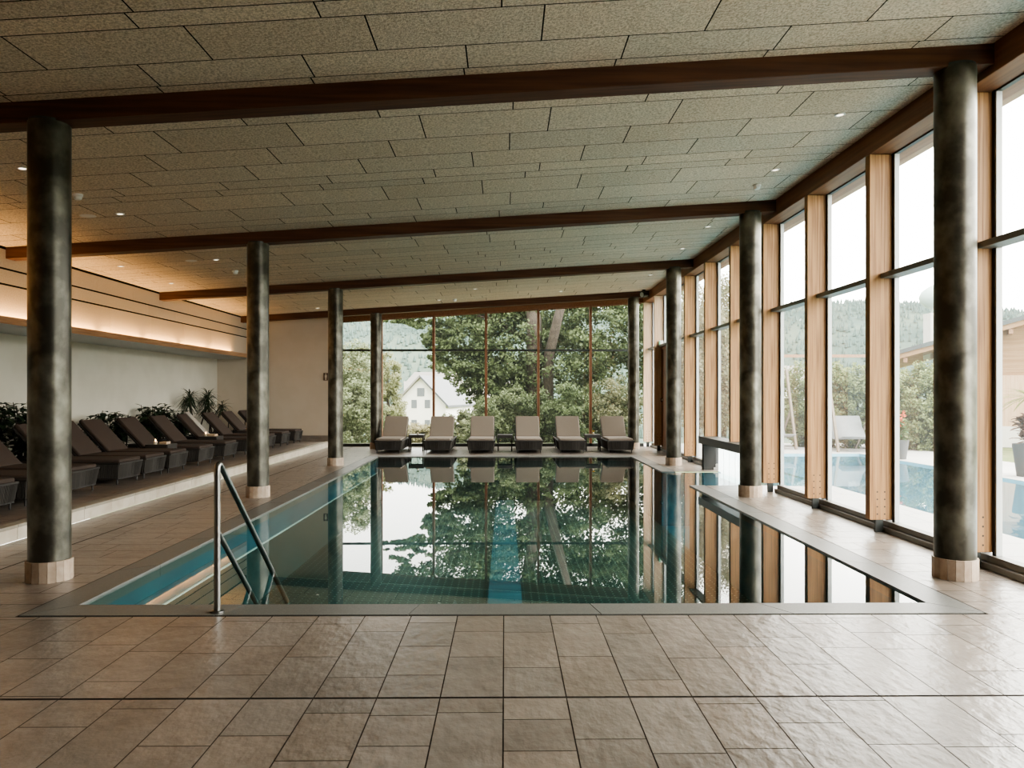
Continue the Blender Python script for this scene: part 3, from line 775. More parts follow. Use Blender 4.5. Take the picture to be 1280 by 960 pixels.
def potted(name, loc, h, lab, kind, group=None, pot='pot', seed=0, spread=.35):
    rs = random.Random(seed)
    r = empty(name, loc, 0, lab, 'plant', group)
    MB().lathe([(.13, 0), (.165, .30), (.17, .32), (.15, .32), (.145, .29)], n=20).build('planter', M[pot], r, smooth=True, auto=40)
    stem = MB(); fo = MB()
    def g(): 
        k = rs.uniform(.5, 1.4); return (.020 * k, .038 * k, .017 * k)
    if kind == 'rubber':
        for j in range(9):
            an = j * .72 + rs.uniform(-.3, .3); top = Vector((math.cos(an) * spread * rs.uniform(.1, .62), math.sin(an) * spread * rs.uniform(.1, .62), h * rs.uniform(.78, 1.0) - .1))
            b0 = Vector((math.cos(an) * .05, math.sin(an) * .05, .29)); stem.tube([b0, b0.lerp(top, .5) + Vector((0, 0, .05)), top], [.012, .009, .005], 6)
            nl = int(20 + h * 9)
            for q in range(nl):
                t = .12 + .88 * q / nl; p = b0.lerp(top, t); a2 = q * 2.4 + an; el = rs.uniform(-.1, .7)
                leaf_fan(fo, p, (math.cos(a2), math.sin(a2), el), rs.uniform(.14, .23), rs.uniform(.075, .12), g(), rs.uniform(.2, .6))
    else:                                      # spiky dracaena / yucca heads
        for j in range(3):
            an = j * 2.1 + .4; top = Vector((math.cos(an) * spread * .7, math.sin(an) * spread * .7, h * (0.72 + .1 * j)))
            b0 = Vector((math.cos(an) * .04, math.sin(an) * .04, .29)); stem.tube([b0, b0.lerp(top, .5), top], [.025, .02, .018], 8)
            for q in range(60):
                a2 = q * 2.4; el = rs.uniform(-.8, 1.6)
                leaf_fan(fo, top + Vector((0, 0, rs.uniform(-.12, .04))), (math.cos(a2), math.sin(a2), el), rs.uniform(.25, .42), rs.uniform(.022, .034), g(), rs.uniform(.2, .7))
    lim = XW - loc[0] + .02
    for m_ in (stem, fo): m_.v = [(max(v[0], lim), v[1], v[2]) for v in m_.v]
    stem.build('stem', M['bark'], r); fo.build('foliage', M['leaf'], r)
    return r
XP = -7.83
for (y, x, h, l, k, sp_) in [
    (11.3, XP, 1.34, 'bushy dark plant cut by the left edge of the frame, by the white wall', 'rubber', .45),
    (12.02, XP, 1.36, 'bushy dark plant just left of the nearest left column, by the white wall', 'rubber', .42),
    (14.1, XP, 1.16, 'low leafy plant behind the fifth lounger back on the platform', 'rubber', .38),
    (14.9, -7.8, 1.10, 'leafy plant between the two lounger backs nearest the wall shadow', 'rubber', .36),
    (16.25, XP, 1.20, 'rounded leafy plant peeking above the seventh lounger back', 'rubber', .30),
    (16.85, XP, 1.24, 'upright leafy plant left of the bushiest plant by the white wall', 'rubber', .30),
    (17.9, XP, 1.10, 'broad bushy plant beside the towel-draped lounger', 'rubber', .42),
    (18.7, XP, 1.42, 'spiky dracaena with drooping blades by the white wall corner', 'spiky', .40),
    (19.7, -7.8, 1.44, 'tall spiky plant nearest the end wall corner', 'spiky', .34)]:
    potted('potted_plant', (x, y, .163), h, l, k, 'potted plants along the white wall', seed=int(y * 100), spread=sp_)

# small flowers on the far tables
for x, lab, cc in ((-2.30, 'tiny green sprig in a vase on the left far side table', (.06, .09, .03)), (2.34, 'tiny yellow flowers on the right far side table', (.55, .35, .03))):
    v = empty('flower_vase', (x, 19.45, .431), 0, lab, 'vase')
    MB().lathe([(.02, 0), (.026, .03), (.014, .06)], n=12).build('vase', M['wax'], v, smooth=True)
    fo = MB()
    for q in range(14):
        a2 = q * 2.4; leaf_fan(fo, (0, 0, .06), (math.cos(a2), math.sin(a2), 1.0), .07, .025, cc, .1)
    fo.build('blossom', M['leaf'], v)

# ------------------------------------------------------------------ ceiling fittings
def norm_tilt(): return math.atan(0.064)
fit = [(28, 210, 1), (150, 267, 1), (110, 270, 0), (270, 324.5, 1), (239, 326, 0), (151, 332.6, 1), (214, 354, 1), (1050, 143, 1), (969, 212, 1), (885, 283, 1), (853, 310.5, 1),
       (549, 375, 1), (701, 364, 1), (397, 385, 1), (813, 343.5, 1), (594, 361, 1)]
lab_d = ['round ceiling downlight above the left edge, before the nearest left column', 'bright round downlight just right of the nearest left column top', 'oval ceiling vent spot beside the nearest left column',
         'bright round downlight left of the second left column', 'oval unlit ceiling spot left of the second left column', 'small downlight above the panelled bulkhead, nearer one', 'small downlight above the panelled bulkhead, farther one',
         'round downlight nearest the right windows and the viewer', 'round downlight by the right windows, second from the viewer', 'round downlight by the right windows behind the second beam', 'small downlight by the right windows before the third beam',
         'small downlight near the middle over the far loungers', 'small downlight right of the middle over the far loungers', 'small downlight beside the third left column', 'small downlight left of the third right column', 'faint downlight over the middle far loungers before the end beam']
for (px, py, lit), l in zip(fit, lab_d):
    p = on_ceiling(px, py)
    o = empty('ceiling_downlight' if lit else 'ceiling_vent', p, 0, l, 'downlight' if lit else 'vent', 'round ceiling downlights' if lit else 'oval ceiling vents')
    o.rotation_euler = (0, -norm_tilt(), 0)
    if lit:
        MB().lathe([(.052, 0), (.052, -.008), (.036, -.010), (.033, -.004)], n=24, cap=False).build('rim', M['white'], o)
        MB().lathe([(.001, -.004), (.034, -.005)], n=20, cap=False).build('lamp_disc', M['lamp'], o)
    else:
        MB().lathe([(.001, -.006), (.075, -.006), (.095, 0)], n=24, cap=False).build('disc', M['white'], o)
for px, py, l in ((97, 243, 'white smoke detector beside the nearest left column top'), (294, 338.5, 'white smoke detector left of the second left column'), (946, 231, 'white smoke detector near the right windows above the second beam'), (568.5, 374, 'small dark detector over the middle far loungers')):
    p = on_ceiling(px, py)
    o = empty('smoke_detector', p, 0, l, 'smoke detector', 'ceiling smoke detectors'); o.rotation_euler = (0, -norm_tilt(), 0)
    MB().lathe([(.055, 0), (.055, -.02), (.05, -.025)], n=24).build('base', M['white'], o, smooth=True, auto=40)
    MB().lathe([(.042, -.025), (.042, -.05), (.03, -.062)], n=24).build('chamber', M['white'], o, smooth=True, auto=40)

# ------------------------------------------------------------------ outdoors: ground, pool, deck
OX0, OX1, OY0, OY1 = XC, 9.0, 2.5, 18.6
gd = MB()
def gz(x, y):
    r = max(0, (y - 23)); dz = -0.03
    if r > 0: dz -= min(8.5, .16 * r)
    rx = max(0, x - 26); dz -= min(5.0, .10 * rx)
    rl = max(0, -x - 12); dz -= min(4.0, .1 * rl)
    return dz
xs = [-400, -200, -120, -80, -60, -45, -35, -25, -18, -12, -8.6, -4, 0, 4.26, OX0, OX1, 13, 18, 26, 35, 50, 75, 120, 200, 300, 420]
ys = [-60, -30, -10, -3.6, OY0, OY1, 21.4, 23, 26, 30, 36, 44, 55, 70, 90, 120, 170, 240, 330, 420]
for i in range(len(xs) - 1):
    for j in range(len(ys) - 1):
        x0, x1, y0, y1 = xs[i], xs[i + 1], ys[j], ys[j + 1]
        if x0 >= -8.6 and x1 <= OX1 and y0 >= -3.6 and y1 <= 21.4 and not (x0 >= OX0 and (y1 <= OY0 or y0 >= OY1)): continue
        gd.quad((x0, y0, gz(x0, y0)), (x1, y0, gz(x1, y0)), (x1, y1, gz(x1, y1)), (x0, y1, gz(x0, y1)))
tag(gd.build('ground', M['lawn'], smooth=True), 'grass ground falling away outside the glass walls', 'ground', kind='structure')
dk = MB()
for (x0, x1, y0, y1) in [(4.27, OX0, -3.4, CH0), (4.27, OX0, CH1, 22.5), (OX0, OX1, -3.4, OY0), (OX0, OX1, OY1, 22.5), (OX1, 11.2, -3.4, 22.5), (-5, 4.27, 21.2, 22.5)]:
    dk.quad((x0, y0, -.018), (x1, y0, -.018), (x1, y1, -.018), (x0, y1, -.018), (.3, .3, .3))
    tile_field(dk, x0, x1, y0, y1, [0.6], [0.6, .9, 1.2], .006, lambda u, v: (u, v, -.012), var=.05, tint=.01)
tag(dk.build('pavement', M['deck']), 'pale stone paving around the outdoor pool', 'paving', kind='structure')
op = empty('outdoor_pool', (OX0, OY0, 0), 0, 'pale blue outdoor pool seen through the right-hand windows', 'pool')
def OB(mb, n, m):
    o = mb.build(n, m); o.parent = op; o.location = (-OX0, -OY0, 0)
b = MB(); zb = -1.2
b.quad((OX0, OY0, zb), (OX1, OY0, zb), (OX1, OY1, zb), (OX0, OY1, zb))
for p, q in (((OX0, OY0), (OX0, CH0)), ((OX0, CH1), (OX0, OY1)), ((OX0, OY1), (OX1, OY1)), ((OX1, OY1), (OX1, OY0)), ((OX1, OY0), (OX0, OY0))):
    b.quad((*p, zb), (*q, zb), (*q, -.015), (*p, -.015))
OB(b, 'basin', M['poolblue'])
b = MB(); b.quad((OX0, OY0, -.05), (OX1, OY0, -.05), (OX1, OY1, -.05), (OX0, OY1, -.05)); OB(b, 'water_surface', M['waterout'])

# ------------------------------------------------------------------ foliage helper
def leaf_cloud(mb, blobs, n_per, size, c0, c1, shell=.55, flat=.5):
    """blobs: (centre, (rx,ry,rz), weight)"""
    tot = sum(b[2] for b in blobs)
    for cen, rad, wgt in blobs:
        n = max(20, int(n_per * wgt / tot))
        d = rng.normal(size=(n, 3)); d /= np.linalg.norm(d, axis=1)[:, None]
        # clumps: cluster directions so the crown reads as tufts
        nt_ = max(8, n // 60)
        td = rng.normal(size=(nt_, 3)); td /= np.linalg.norm(td, axis=1)[:, None]
        tr_ = shell + (1 - shell) * rng.random(nt_) ** .6
        idx = rng.integers(0, nt_, n)
        rr = np.array(rad)
        pos = td[idx] * tr_[idx][:, None] * rr + d * (.17 * rr + .04) * rng.random((n, 1)) ** .5 * np.array([1.25, 1.25, .8])
        nrm = td[idx] * .6 + rng.normal(size=(n, 3)) * .7 + np.array([0, 0, flat]); nrm /= np.linalg.norm(nrm, axis=1)[:, None]
        t = np.cross(nrm, rng.normal(size=(n, 3))); t /= np.linalg.norm(t, axis=1)[:, None]
        bt = np.cross(nrm, t)
        sz = size * (.6 + .8 * rng.random((n, 1)))
        p = pos + np.array(cen)
        V = np.stack([p - t * sz * .5, p + bt * sz * .34, p + t * sz * .5, p - bt * sz * .34], axis=1).reshape(-1, 3)
        Q = np.arange(4 * n).reshape(n, 4)
        k = (.15 + .30 * d[:, 2] + .35 * rng.random(n) + .40 * rng.random(nt_)[idx])[:, None].clip(0, 1)  # tuft tops lighter, undersides darker: light from above put into leaf colour
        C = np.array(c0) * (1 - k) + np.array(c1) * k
        mb.np_add(V, Q, C)

def tree(name, label, cat, base, trunks, blobs, n, size, c0, c1, group=None, shell=.55):
    r = empty(name, base, 0, label, cat, group)
    bv = Vector(base)
    if trunks:
        tm = MB()
        for pts, r0, r1 in trunks:
            k = len(pts); tm.tube([Vector(p) - bv for p in pts], [r0 + (r1 - r0) * i / (k - 1) for i in range(k)], 9)
        tm.build('trunk', M['bark'], r, smooth=True)
    cm = MB(); leaf_cloud(cm, [(Vector(c) - bv, rd, w) for c, rd, w in blobs], n, size, c0, c1, shell)
    cm.build('crown', M['treeleaf'], r)
    return r
def blob(px, py, d, rx, ry=None, rz=None, w=None):
    ry = ry or rx; rz = rz or rx
    return (P(px, py, d), (rx, ry, rz), w or (rx * rz))
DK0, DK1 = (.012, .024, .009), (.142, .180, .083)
# the big lime tree beyond the glazed end
D = 31
big = [blob(600, 405, 31, 1.9), blob(575, 430, 30.5, 1.25), blob(640, 430, 31, 2.0), blob(690, 375, 31.5, 2.2), blob(745, 420, 30.5, 1.9), blob(705, 465, 31, 2.0),
       blob(765, 480, 31, 1.7), blob(640, 350, 32, 2.4), blob(720, 320, 32, 2.5), blob(590, 330, 32, 2.2), blob(660, 500, 31.5, 1.9), blob(625, 470, 31, 1.4), blob(640, 520, 31.5, 1.5), blob(790, 400, 31, 1.8), blob(810, 330, 32, 2.2), blob(660, 285, 32, 2.2), blob(765, 350, 30.6, 1.6), blob(770, 290, 32, 2.1), blob(740, 255, 33, 2.2), blob(830, 450, 31, 1.8), blob(590, 452, 30.4, .8), blob(607, 485, 30.6, .9), blob(720, 520, 31, 1.6), blob(560, 415, 30.2, .8), blob(568, 452, 30.3, .9), blob(590, 478, 30.5, .9), blob(548, 432, 30.1, .6)]
big += [(P(530, 398, 29.5), (.8, .7, .4), .7), (P(505, 385, 29.5), (.7, .7, .35), .5), (P(545, 420, 29.5), (.7, .7, .45), .7), (P(525, 355, 29.8), (1.4, 1, .6), 1.1), (P(490, 398, 29.5), (.5, .5, .2), .2), (P(480, 345, 29.6), (.9, .8, .45), .6)]
T0 = P(668, 560, 31.5); T1 = P(735, 560, 31.2); T2 = P(690, 560, 32)
tk = [([(T0.x, T0.y, -1.6), P(667, 470, 30.6), P(668, 400, 29.6), P(655, 330, 32), P(640, 260, 32)], .42, .16), ([(T0.x + .6, T0.y, -1.6), P(685, 450, 30.0), P(697, 400, 29.0), P(706, 365, 28.9), P(718, 320, 30)], .25, .13),
      ([P(700, 392, 31.3), P(735, 372, 30.8), P(770, 360, 30.4)], .13, .05), ([P(666, 430, 31.3), P(620, 400, 30.8), P(560, 385, 30)], .14, .04), ([P(664, 400, 31.4), P(600, 350, 30.6), P(520, 345, 29.8)], .12, .03), ([P(740, 500, 30.8), P(755, 515, 30.4), P(770, 530, 30)], .09, .03)]
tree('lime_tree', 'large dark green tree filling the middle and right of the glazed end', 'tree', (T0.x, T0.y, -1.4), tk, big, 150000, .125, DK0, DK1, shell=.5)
# shrubs just outside the end glazing
G0, G1 = (.03, .05, .02), (.17, .20, .10)
sh_l = [('pale green shrub filling the leftmost pane of the glazed end', [blob(425, 500, 25.5, 1.1, 1, 1.5), blob(450, 520, 25, .9, .9, 1.1), blob(440, 465, 26, .9, .9, 1.1)], (.10, .12, .065), (.30, .34, .20)),
        ('low green bush behind the second lounger at the glazed end', [blob(575, 545, 24.5, .75, .7, .8)], (.07, .09, .04), (.26, .28, .16)),
        ('dark bush below the large tree, left of the middle mullion', [blob(612, 530, 25, .8, .8, .9), blob(640, 520, 25.5, .8, .8, 1.0)], G0, G1),
        ('dark green bush behind the fourth lounger at the glazed end', [blob(675, 525, 25, .9, .8, 1.0)], (.02, .035, .015), (.12, .15, .07)),
        ('green bush behind the fifth lounger at the glazed end', [blob(715, 520, 25, .9, .8, 1.1)], G0, (.15, .19, .09)),
        ('green bush behind the rightmost lounger at the glazed end', [blob(765, 515, 25, 1.0, .9, 1.2)], (.03, .045, .02), (.20, .20, .11)),
        ('yellowish shrub beneath the white house', [blob(520, 548, 27, .85, .8, .55)], (.20, .19, .10), (.40, .36, .22))]
for l, bl, c0, c1 in sh_l:
    c = bl[0][0]
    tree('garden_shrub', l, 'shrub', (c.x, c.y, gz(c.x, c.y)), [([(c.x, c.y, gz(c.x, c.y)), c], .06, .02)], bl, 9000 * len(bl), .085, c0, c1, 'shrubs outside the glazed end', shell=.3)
bl = [blob(484, 470, 40, .75, .9, 1.3), blob(486, 515, 40, .95, 1, 1.7), blob(470, 530, 41, 1.2)]
c = P(487, 520, 40)
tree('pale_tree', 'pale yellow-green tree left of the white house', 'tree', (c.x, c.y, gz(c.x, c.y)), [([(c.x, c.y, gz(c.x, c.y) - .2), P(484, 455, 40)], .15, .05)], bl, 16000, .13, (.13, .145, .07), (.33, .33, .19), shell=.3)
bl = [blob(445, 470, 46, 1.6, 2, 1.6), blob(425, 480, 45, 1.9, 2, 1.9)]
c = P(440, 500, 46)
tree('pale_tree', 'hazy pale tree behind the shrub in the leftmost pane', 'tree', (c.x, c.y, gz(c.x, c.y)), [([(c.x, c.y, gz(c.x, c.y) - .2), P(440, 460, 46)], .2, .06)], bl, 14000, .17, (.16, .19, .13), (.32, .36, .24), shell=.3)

# white gabled house down the slope
hp = P(526, 500, 58)
hs = empty('gabled_house', (hp.x, hp.y, gz(hp.x, hp.y) - .3), R(-12), 'white gabled house down the slope beyond the glazed end', 'house')
hw = 2.05; base_z = 0; 
ez = (P(526, 505, 58).z) - hs.location.z; rz_ = (P(526, 472, 58).z) - hs.location.z
b = MB(); b.box(-hw, 0, 0, hw, 8, ez)
b.add([(-hw, 0, ez), (hw, 0, ez), (0, 0, rz_), (-hw, 8, ez), (hw, 8, ez), (0, 8, rz_)], [(0, 1, 2), (5, 4, 3)])
b.build('wall', M['render'], hs)
b = MB(); o_ = .35; dzs = (rz_ - ez) / hw
b.hexa([(-hw - .3, -o_, ez - .3 * dzs + .02), (0, -o_, rz_ + .02), (0, 8.3, rz_ + .02), (-hw - .3, 8.3, ez - .3 * dzs + .02)], [(-hw - .3, -o_, ez - .3 * dzs + .2), (0, -o_, rz_ + .2), (0, 8.3, rz_ + .2), (-hw - .3, 8.3, ez - .3 * dzs + .2)], one, 0)
b.hexa([(0, -o_, rz_ + .02), (hw + .3, -o_, ez - .3 * dzs + .02), (hw + .3, 8.3, ez - .3 * dzs + .02), (0, 8.3, rz_ + .02)], [(0, -o_, rz_ + .2), (hw + .3, -o_, ez - .3 * dzs + .2), (hw + .3, 8.3, ez - .3 * dzs + .2), (0, 8.3, rz_ + .2)], one, 1)
b.build('roof', [M['roof'], M['roofdark']], hs)
for (x, z, w_, h_) in ((0, rz_ - 1.15, .3, .33), (-.55, ez + .0, .22, .33), (.55, ez + .0, .22, .33), (-.55, ez - 1.6, .22, .35), (.55, ez - 1.6, .22, .35)):
    MB().box(x - w_, -.03, z - h_, x + w_, .02, z + h_).build('window', M['housewin'], hs)
def barn(label, px, py, d, w_, dep, h_, rh, rz):
    p = P(px, py, d); o = empty('village_house', (p.x, p.y, p.z - h_), R(rz), label, 'house')
    b = MB(); b.box(-w_, 0, 0, w_, dep, h_); b.build('wall', M['render'], o)
    b = MB(); b.hexa([(-w_ - .4, -.4, h_), (w_ + .4, -.4, h_), (w_ + .4, dep / 2, h_ + rh), (-w_ - .4, dep / 2, h_ + rh)], [(-w_ - .4, -.4, h_ + .15), (w_ + .4, -.4, h_ + .15), (w_ + .4, dep / 2, h_ + rh + .15), (-w_ - .4, dep / 2, h_ + rh + .15)])
    b.hexa([(-w_ - .4, dep / 2, h_ + rh), (w_ + .4, dep / 2, h_ + rh), (w_ + .4, dep + .4, h_), (-w_ - .4, dep + .4, h_)], [(-w_ - .4, dep / 2, h_ + rh + .15), (w_ + .4, dep / 2, h_ + rh + .15), (w_ + .4, dep + .4, h_ + .15), (-w_ - .4, dep + .4, h_ + .15)])
    b.build('roof', M['roof'], o)
    for k in (-.6, 0, .6): MB().box(w_ * k - .4, -.04, h_ - 1.6, w_ * k + .4, .02, h_ - .6).build('window', M['housewin'], o)
barn('long pale roofed building right of the white gabled house', 590, 517, 70, 6.0, 10, 3.5, 3.0, 8)
barn('distant pale house left above the white gabled house', 535, 480, 95, 2.6, 6, 2, 1.5, -14)
barn('distant village house between the window posts on the right', 993, 478, 70, 3.0, 7, 3, 1.6, 20)

# hills and forest ring
def hz(x, y):
    r = math.hypot(x, y); an = math.atan2(x, y)
    if r < 130: return -9
    k = min(1, (r - 130) / 190.0); k = k * k * (3 - 2 * k)
    top = 43 + 3.5 * math.sin(an * 5.3 + .8) + 2.5 * math.sin(an * 13 + 2)
    return -9 + k * top
hl = MB(); na, nr = 120, 14
vs, fs = [], []
for i in range(na + 1):
    a = R(-75) + R(190) * i / na
    for j in range(nr + 1):
        r = 120 + 230 * j / nr; x, y = r * math.sin(a), r * math.cos(a); vs.append((x, y, hz(x, y)))
for i in range(na):
    for j in range(nr):
        a = i * (nr + 1) + j; fs.append((a, a + nr + 1, a + nr + 2, a + 1))
hl.add(vs, fs); tag(hl.build('hills', M['hill'], smooth=True), 'hazy wooded hills on the horizon', 'hills', kind='structure')
fo = MB()
cone_n = 5
for k in range(24000):
    a = R(-70) + R(178) * random.random(); r = 150 + 190 * random.random() ** .8
    x, y = r * math.sin(a), r * math.cos(a); z = hz(x, y); h = random.uniform(.9, 2.3); rr = h * random.uniform(.20, .30)
    hzf = min(1, (r - 120) / 260)  # aerial haze put into the colour: cones turn paler with distance
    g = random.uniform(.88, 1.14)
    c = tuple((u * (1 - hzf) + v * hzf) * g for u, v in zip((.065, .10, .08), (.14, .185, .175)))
    vs = []
    for rad, zz in ((rr, z + h * .08), (rr * .62, z + h * .5)):
        for q in range(cone_n):
            t = 2 * math.pi * q / cone_n + k; vs.append((x + rad * math.cos(t), y + rad * math.sin(t), zz))
    vs.append((x, y, z + h))
    fs = [(q, (q + 1) % cone_n, cone_n + (q + 1) % cone_n, cone_n + q) for q in range(cone_n)] + [(cone_n + q, cone_n + (q + 1) % cone_n, 2 * cone_n) for q in range(cone_n)]
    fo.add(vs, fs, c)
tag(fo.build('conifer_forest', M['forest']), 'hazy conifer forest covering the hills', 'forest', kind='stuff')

# ------------------------------------------------------------------ outdoor garden on the right
hedge = [('clipped green hedge bush behind the hanging lounger', 1040, 490, 20.9, .62, .7, 1.15), ('green hedge bush behind the grey sling seat', 1072, 492, 20.7, .62, .7, 1.1), ('leafy hedge bush between the second and first window posts', 1108, 492, 20.3, .62, .7, 1.1),
         ('leafy hedge bush just left of the nearest right column', 1147, 492, 20.0, .66, .7, 1.1), ('leafy hedge bush behind the nearest right column', 1190, 500, 19.7, .66, .6, .9), ('loose hedge bush beyond the swim channel', 1003, 500, 21.4, .75, .7, 1.1)]
for l, px, py, d, rx, ry, rz in hedge:
    c = P(px, py, d)
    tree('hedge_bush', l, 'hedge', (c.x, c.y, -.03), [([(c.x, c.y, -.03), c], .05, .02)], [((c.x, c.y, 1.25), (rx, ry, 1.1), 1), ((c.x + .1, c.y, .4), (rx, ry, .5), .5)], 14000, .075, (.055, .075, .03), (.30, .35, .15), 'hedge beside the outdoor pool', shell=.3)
for (l, px, py, d, rx, rz, c0, c1) in [('light green bush outside the far right windows', 905, 480, 27, 1.5, 2.0, (.12, .13, .07), (.33, .34, .21)), ('leafy tree outside the far right windows', 895, 400, 29, 1.6, 1.9, (.09, .10, .05), (.28, .29, .17)), ('olive bush outside the third right column', 872, 450, 27, 1.4, 2.6, (.12, .12, .07), (.32, .31, .20))]:
    c = P(px, py, d)
    tree('garden_tree', l, 'tree', (c.x, c.y, gz(c.x, c.y)), [([(c.x, c.y, gz(c.x, c.y) - .1), c], .12, .04)], [(c, (rx, rx, rz), 1)], 16000, .10, c0, c1, 'garden trees outside the right windows', shell=.3)

def hammock(label, px, py, d, rz):
    p = P(px, py, d); o = empty('sling_lounger', (p.x, p.y, -.012), R(rz), label, 'outdoor lounger', 'sling loungers by the outdoor pool')
    for s, nm in ((-1, 0), (1, 1)):
        MB().bar((s * .55, -.25, 0), (s * .55 - .0, .35, 2.2), .06, .06, c=one).build('post', M['greypost'], o)
        MB().bar((s * .55, .9, 0), (s * .55, .05, 1.1), .05, .05).build('brace', M['greypost'], o)
    vs, fs = [], []
    pr = [(-.35, .42), (-.2, .36), (.1, .33), (.3, .40), (.45, .62), (.6, .92)]
    for yy, zz in pr: vs += [(-.5, yy, zz), (.5, yy, zz)]
    for i in range(len(pr) - 1): fs.append((2 * i, 2 * i + 1, 2 * i + 3, 2 * i + 2))
    s = MB(); s.add(vs, fs); so = s.build('sling', M['sling'], o, smooth=True)
    sd = so.modifiers.new('solid', 'SOLIDIFY'); sd.thickness = .02
hammock('grey sling lounger on leaning posts in front of the hedge', 1067, 566, 19.4, 4)
hammock('second sling lounger on leaning posts, partly behind a window post', 966, 562, 20.3, 4)

# timber bathing house with shallow roof
A = P(1108, 447, 22.0)
wh = empty('timber_house', (A.x, A.y, -.02), R(-30), 'pale timber-clad house with shallow roof across the outdoor pool', 'house')
za, slope, wl = A.z + .02, .285, 9.0
zr = lambda x: za + slope * x
X0 = 1.25
b = MB(); b.add([(X0, .6, 0), (wl, .6, 0), (wl, .6, zr(wl) - .12), (X0, .6, zr(X0) - .12), (X0, 7, 0), (wl, 7, 0), (wl, 7, zr(wl) - .12), (X0, 7, zr(X0) - .12)],
                [(0, 1, 2, 3), (5, 4, 7, 6), (4, 0, 3, 7), (1, 5, 6, 2)]); b.build('cladding', M['cladding'], wh)
b = MB()
def rslab(z0, z1, y0, y1, mi): b.hexa([(0, y0, zr(0) + z0), (wl + .4, y0, zr(wl + .4) + z0), (wl + .4, y1, zr(wl + .4) + z0), (0, y1, zr(0) + z0)],
                                      [(0, y0, zr(0) + z1), (wl + .4, y0, zr(wl + .4) + z1), (wl + .4, y1, zr(wl + .4) + z1), (0, y1, zr(0) + z1)], one, mi)
rslab(0.0, .12, -.05, 7.4, 0); rslab(-.14, 0.0, 0, 7.3, 1)
b.build('roof', [M['zincroof'], M['cladding']], wh)
for k in range(5):
    x = .5 + k * 1.3; MB().bar((x, 0.05, zr(x) - .22), (x, .65, zr(x) - .22), .10, .14).build('rafter', M['outtimber'], wh)
MB().box(X0 + 1.2, .52, 0, X0 + 2.2, .6, 2.05).build('door', M['finpale'], wh)
MB().box(X0 - .02, .5, 0, wl, .6, .6).build('plinth', M['render'], wh)
cb = P(1166, 425, 23.2)
ch = empty('chimney', (cb.x, cb.y, cb.z - .3), 0, 'white chimney with a pale green onion-shaped cowl beside the column', 'chimney')
chz = P(1166, 392, 23.2).z - ch.location.z
MB().box(-.18, -.18, -.3, .26, .22, chz).build('stack', M['render'], ch)
q = chz + .02
MB().lathe([(.05, q - .02), (.05, q + .12), (.20, q + .18), (.36, q + .34), (.40, q + .50), (.33, q + .67), (.16, q + .80), (.02, q + .88)], n=20).build('cowl', M['copper'], ch, smooth=True)
# timber pergola rail behind the hedge
b = MB(); p0, p1 = P(960, 445, 22.6), P(1113, 445, 22.6); b.bar(p0, p1, .08, .09)
for p in (p0, p1): b.bar((p.x, p.y, -.03), p, .08, .08)
tag(b.build('pergola_rail', M['outtimber']), 'thin brown timber rail above the hedge', 'rail')

# potted plants on the outdoor deck
fp = empty('flower_pot', (P(1122, 560, 17.2).x, 17.2 - .15, -.012), 0, 'grey planter with red flowers on the outdoor deck', 'plant')
MB().lathe([(.15, 0), (.21, .42), (.21, .45), (.18, .45), (.17, .40)], n=20).build('planter', M['potgrey'], fp, smooth=True, auto=40)
fo = MB(); rs = random.Random(4)
for q in range(170):
    a2 = q * 2.4; leaf_fan(fo, (rs.uniform(-.1, .1), rs.uniform(-.1, .1), .4 + rs.random() * .45), (math.cos(a2), math.sin(a2), rs.uniform(0, 1.4)), .22, .07, (.12 * rs.uniform(.6, 1.4), .17, .06), .3)
fo.build('foliage', M['treeleaf'], fp)
fo = MB()
for q in range(60):
    a2 = q * 2.4; leaf_fan(fo, (rs.uniform(-.22, .1), rs.uniform(-.15, .05), .75 + rs.random() * .35), (math.cos(a2), math.sin(a2), .6), .09, .06, (.75, .16, .06), .1)
fo.build('blossom', M['treeleaf'], fp)
cpl = empty('cordyline_pot', (P(1289, 560, 13.4).x, 13.4, -.012), 0, 'tall grey planter with bronze leaves at the right edge', 'plant')
MB().lathe([(.17, 0), (.24, .55), (.24, .60), (.20, .60), (.19, .55)], n=20).build('planter', M['potgrey'], cpl, smooth=True, auto=40)
fo = MB()
for q in range(110):
    a2 = q * 2.4; k = rs.uniform(.6, 1.4); leaf_fan(fo, (rs.uniform(-.12, .12), rs.uniform(-.12, .12), .6 + rs.random() * .45), (math.cos(a2), math.sin(a2), rs.uniform(.1, 1.6)), rs.uniform(.2, .32), .13, (.15 * k, .085 * k, .065 * k), .35)
fo.build('bronze_foliage', M['treeleaf'], cpl)
fo = MB()
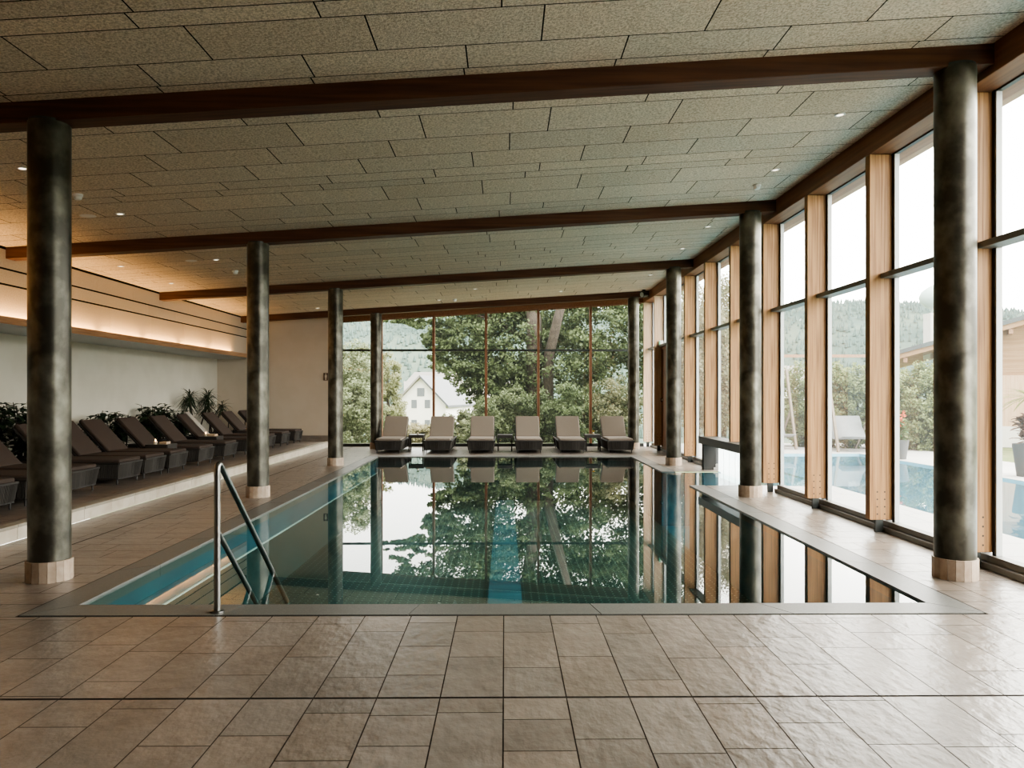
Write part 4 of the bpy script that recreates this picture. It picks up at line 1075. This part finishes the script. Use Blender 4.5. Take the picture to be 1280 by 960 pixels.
for q in range(46):
    a2 = q * 2.4; k = rs.uniform(.7, 1.3); leaf_fan(fo, (0.05, 0, 1.45), (math.cos(a2), math.sin(a2), rs.uniform(-.2, 1.0)), .62, .045, (.22 * k, .22 * k, .08 * k), .35)
fo.build('palm_fronds', M['treeleaf'], cpl)
MB().tube([(0, 0, .55), (.02, 0, 1.0), (.05, 0, 1.47)], [.035, .03, .03], 8).build('stem', M['bark'], cpl)

# ------------------------------------------------------------------ light
wd = bpy.data.worlds.new('overcast'); scene.world = wd; wd.use_nodes = True
nt = wd.node_tree; nd = nt.nodes; ln = nt.links
bg = nd['Background']; bg.inputs['Strength'].default_value = 4.6
tc = nd.new('ShaderNodeTexCoord'); sx = nd.new('ShaderNodeSeparateXYZ'); ln.new(tc.outputs['Generated'], sx.inputs[0])
mr = nd.new('ShaderNodeMapRange'); mr.interpolation_type = 'SMOOTHSTEP'
mr.inputs['From Min'].default_value = -0.2; mr.inputs['From Max'].default_value = 0.9; mr.inputs['To Min'].default_value = 3.4; mr.inputs['To Max'].default_value = 10.0
ln.new(sx.outputs['X'], mr.inputs['Value']); ln.new(mr.outputs['Result'], bg.inputs['Strength'])
bg.inputs['Color'].default_value = (1.0, 0.975, 0.92, 1)
def portal(loc, rot, sx_, sy2):
    l = bpy.data.lights.new('sky_portal', 'AREA'); l.shape = 'RECTANGLE'; l.size = sx_; l.size_y = sy2; l.cycles.is_portal = True
    o = bpy.data.objects.new('sky_portal', l); col.objects.link(o); o.matrix_world = Matrix.Translation(loc) @ rot
portal((4.3, (YB + YE) / 2, 2.1), Matrix.Rotation(R(90), 4, 'Y'), 4.2, YE - YB)
portal((-.2, YE + .15, 2.0), Matrix.Rotation(R(-90), 4, 'X'), 8.9, 4.2)

scene.view_settings.view_transform = 'AgX'
scene.view_settings.look = 'AgX - Medium High Contrast'
scene.view_settings.exposure = 1.15
cy = scene.cycles
cy.use_denoising = True
cy.max_bounces = 14; cy.diffuse_bounces = 5; cy.glossy_bounces = 6; cy.transparent_max_bounces = 24; cy.transmission_bounces = 6
cy.caustics_reflective = False; cy.caustics_refractive = False
cy.sample_clamp_indirect = 6
cy.blur_glossy = 0.5
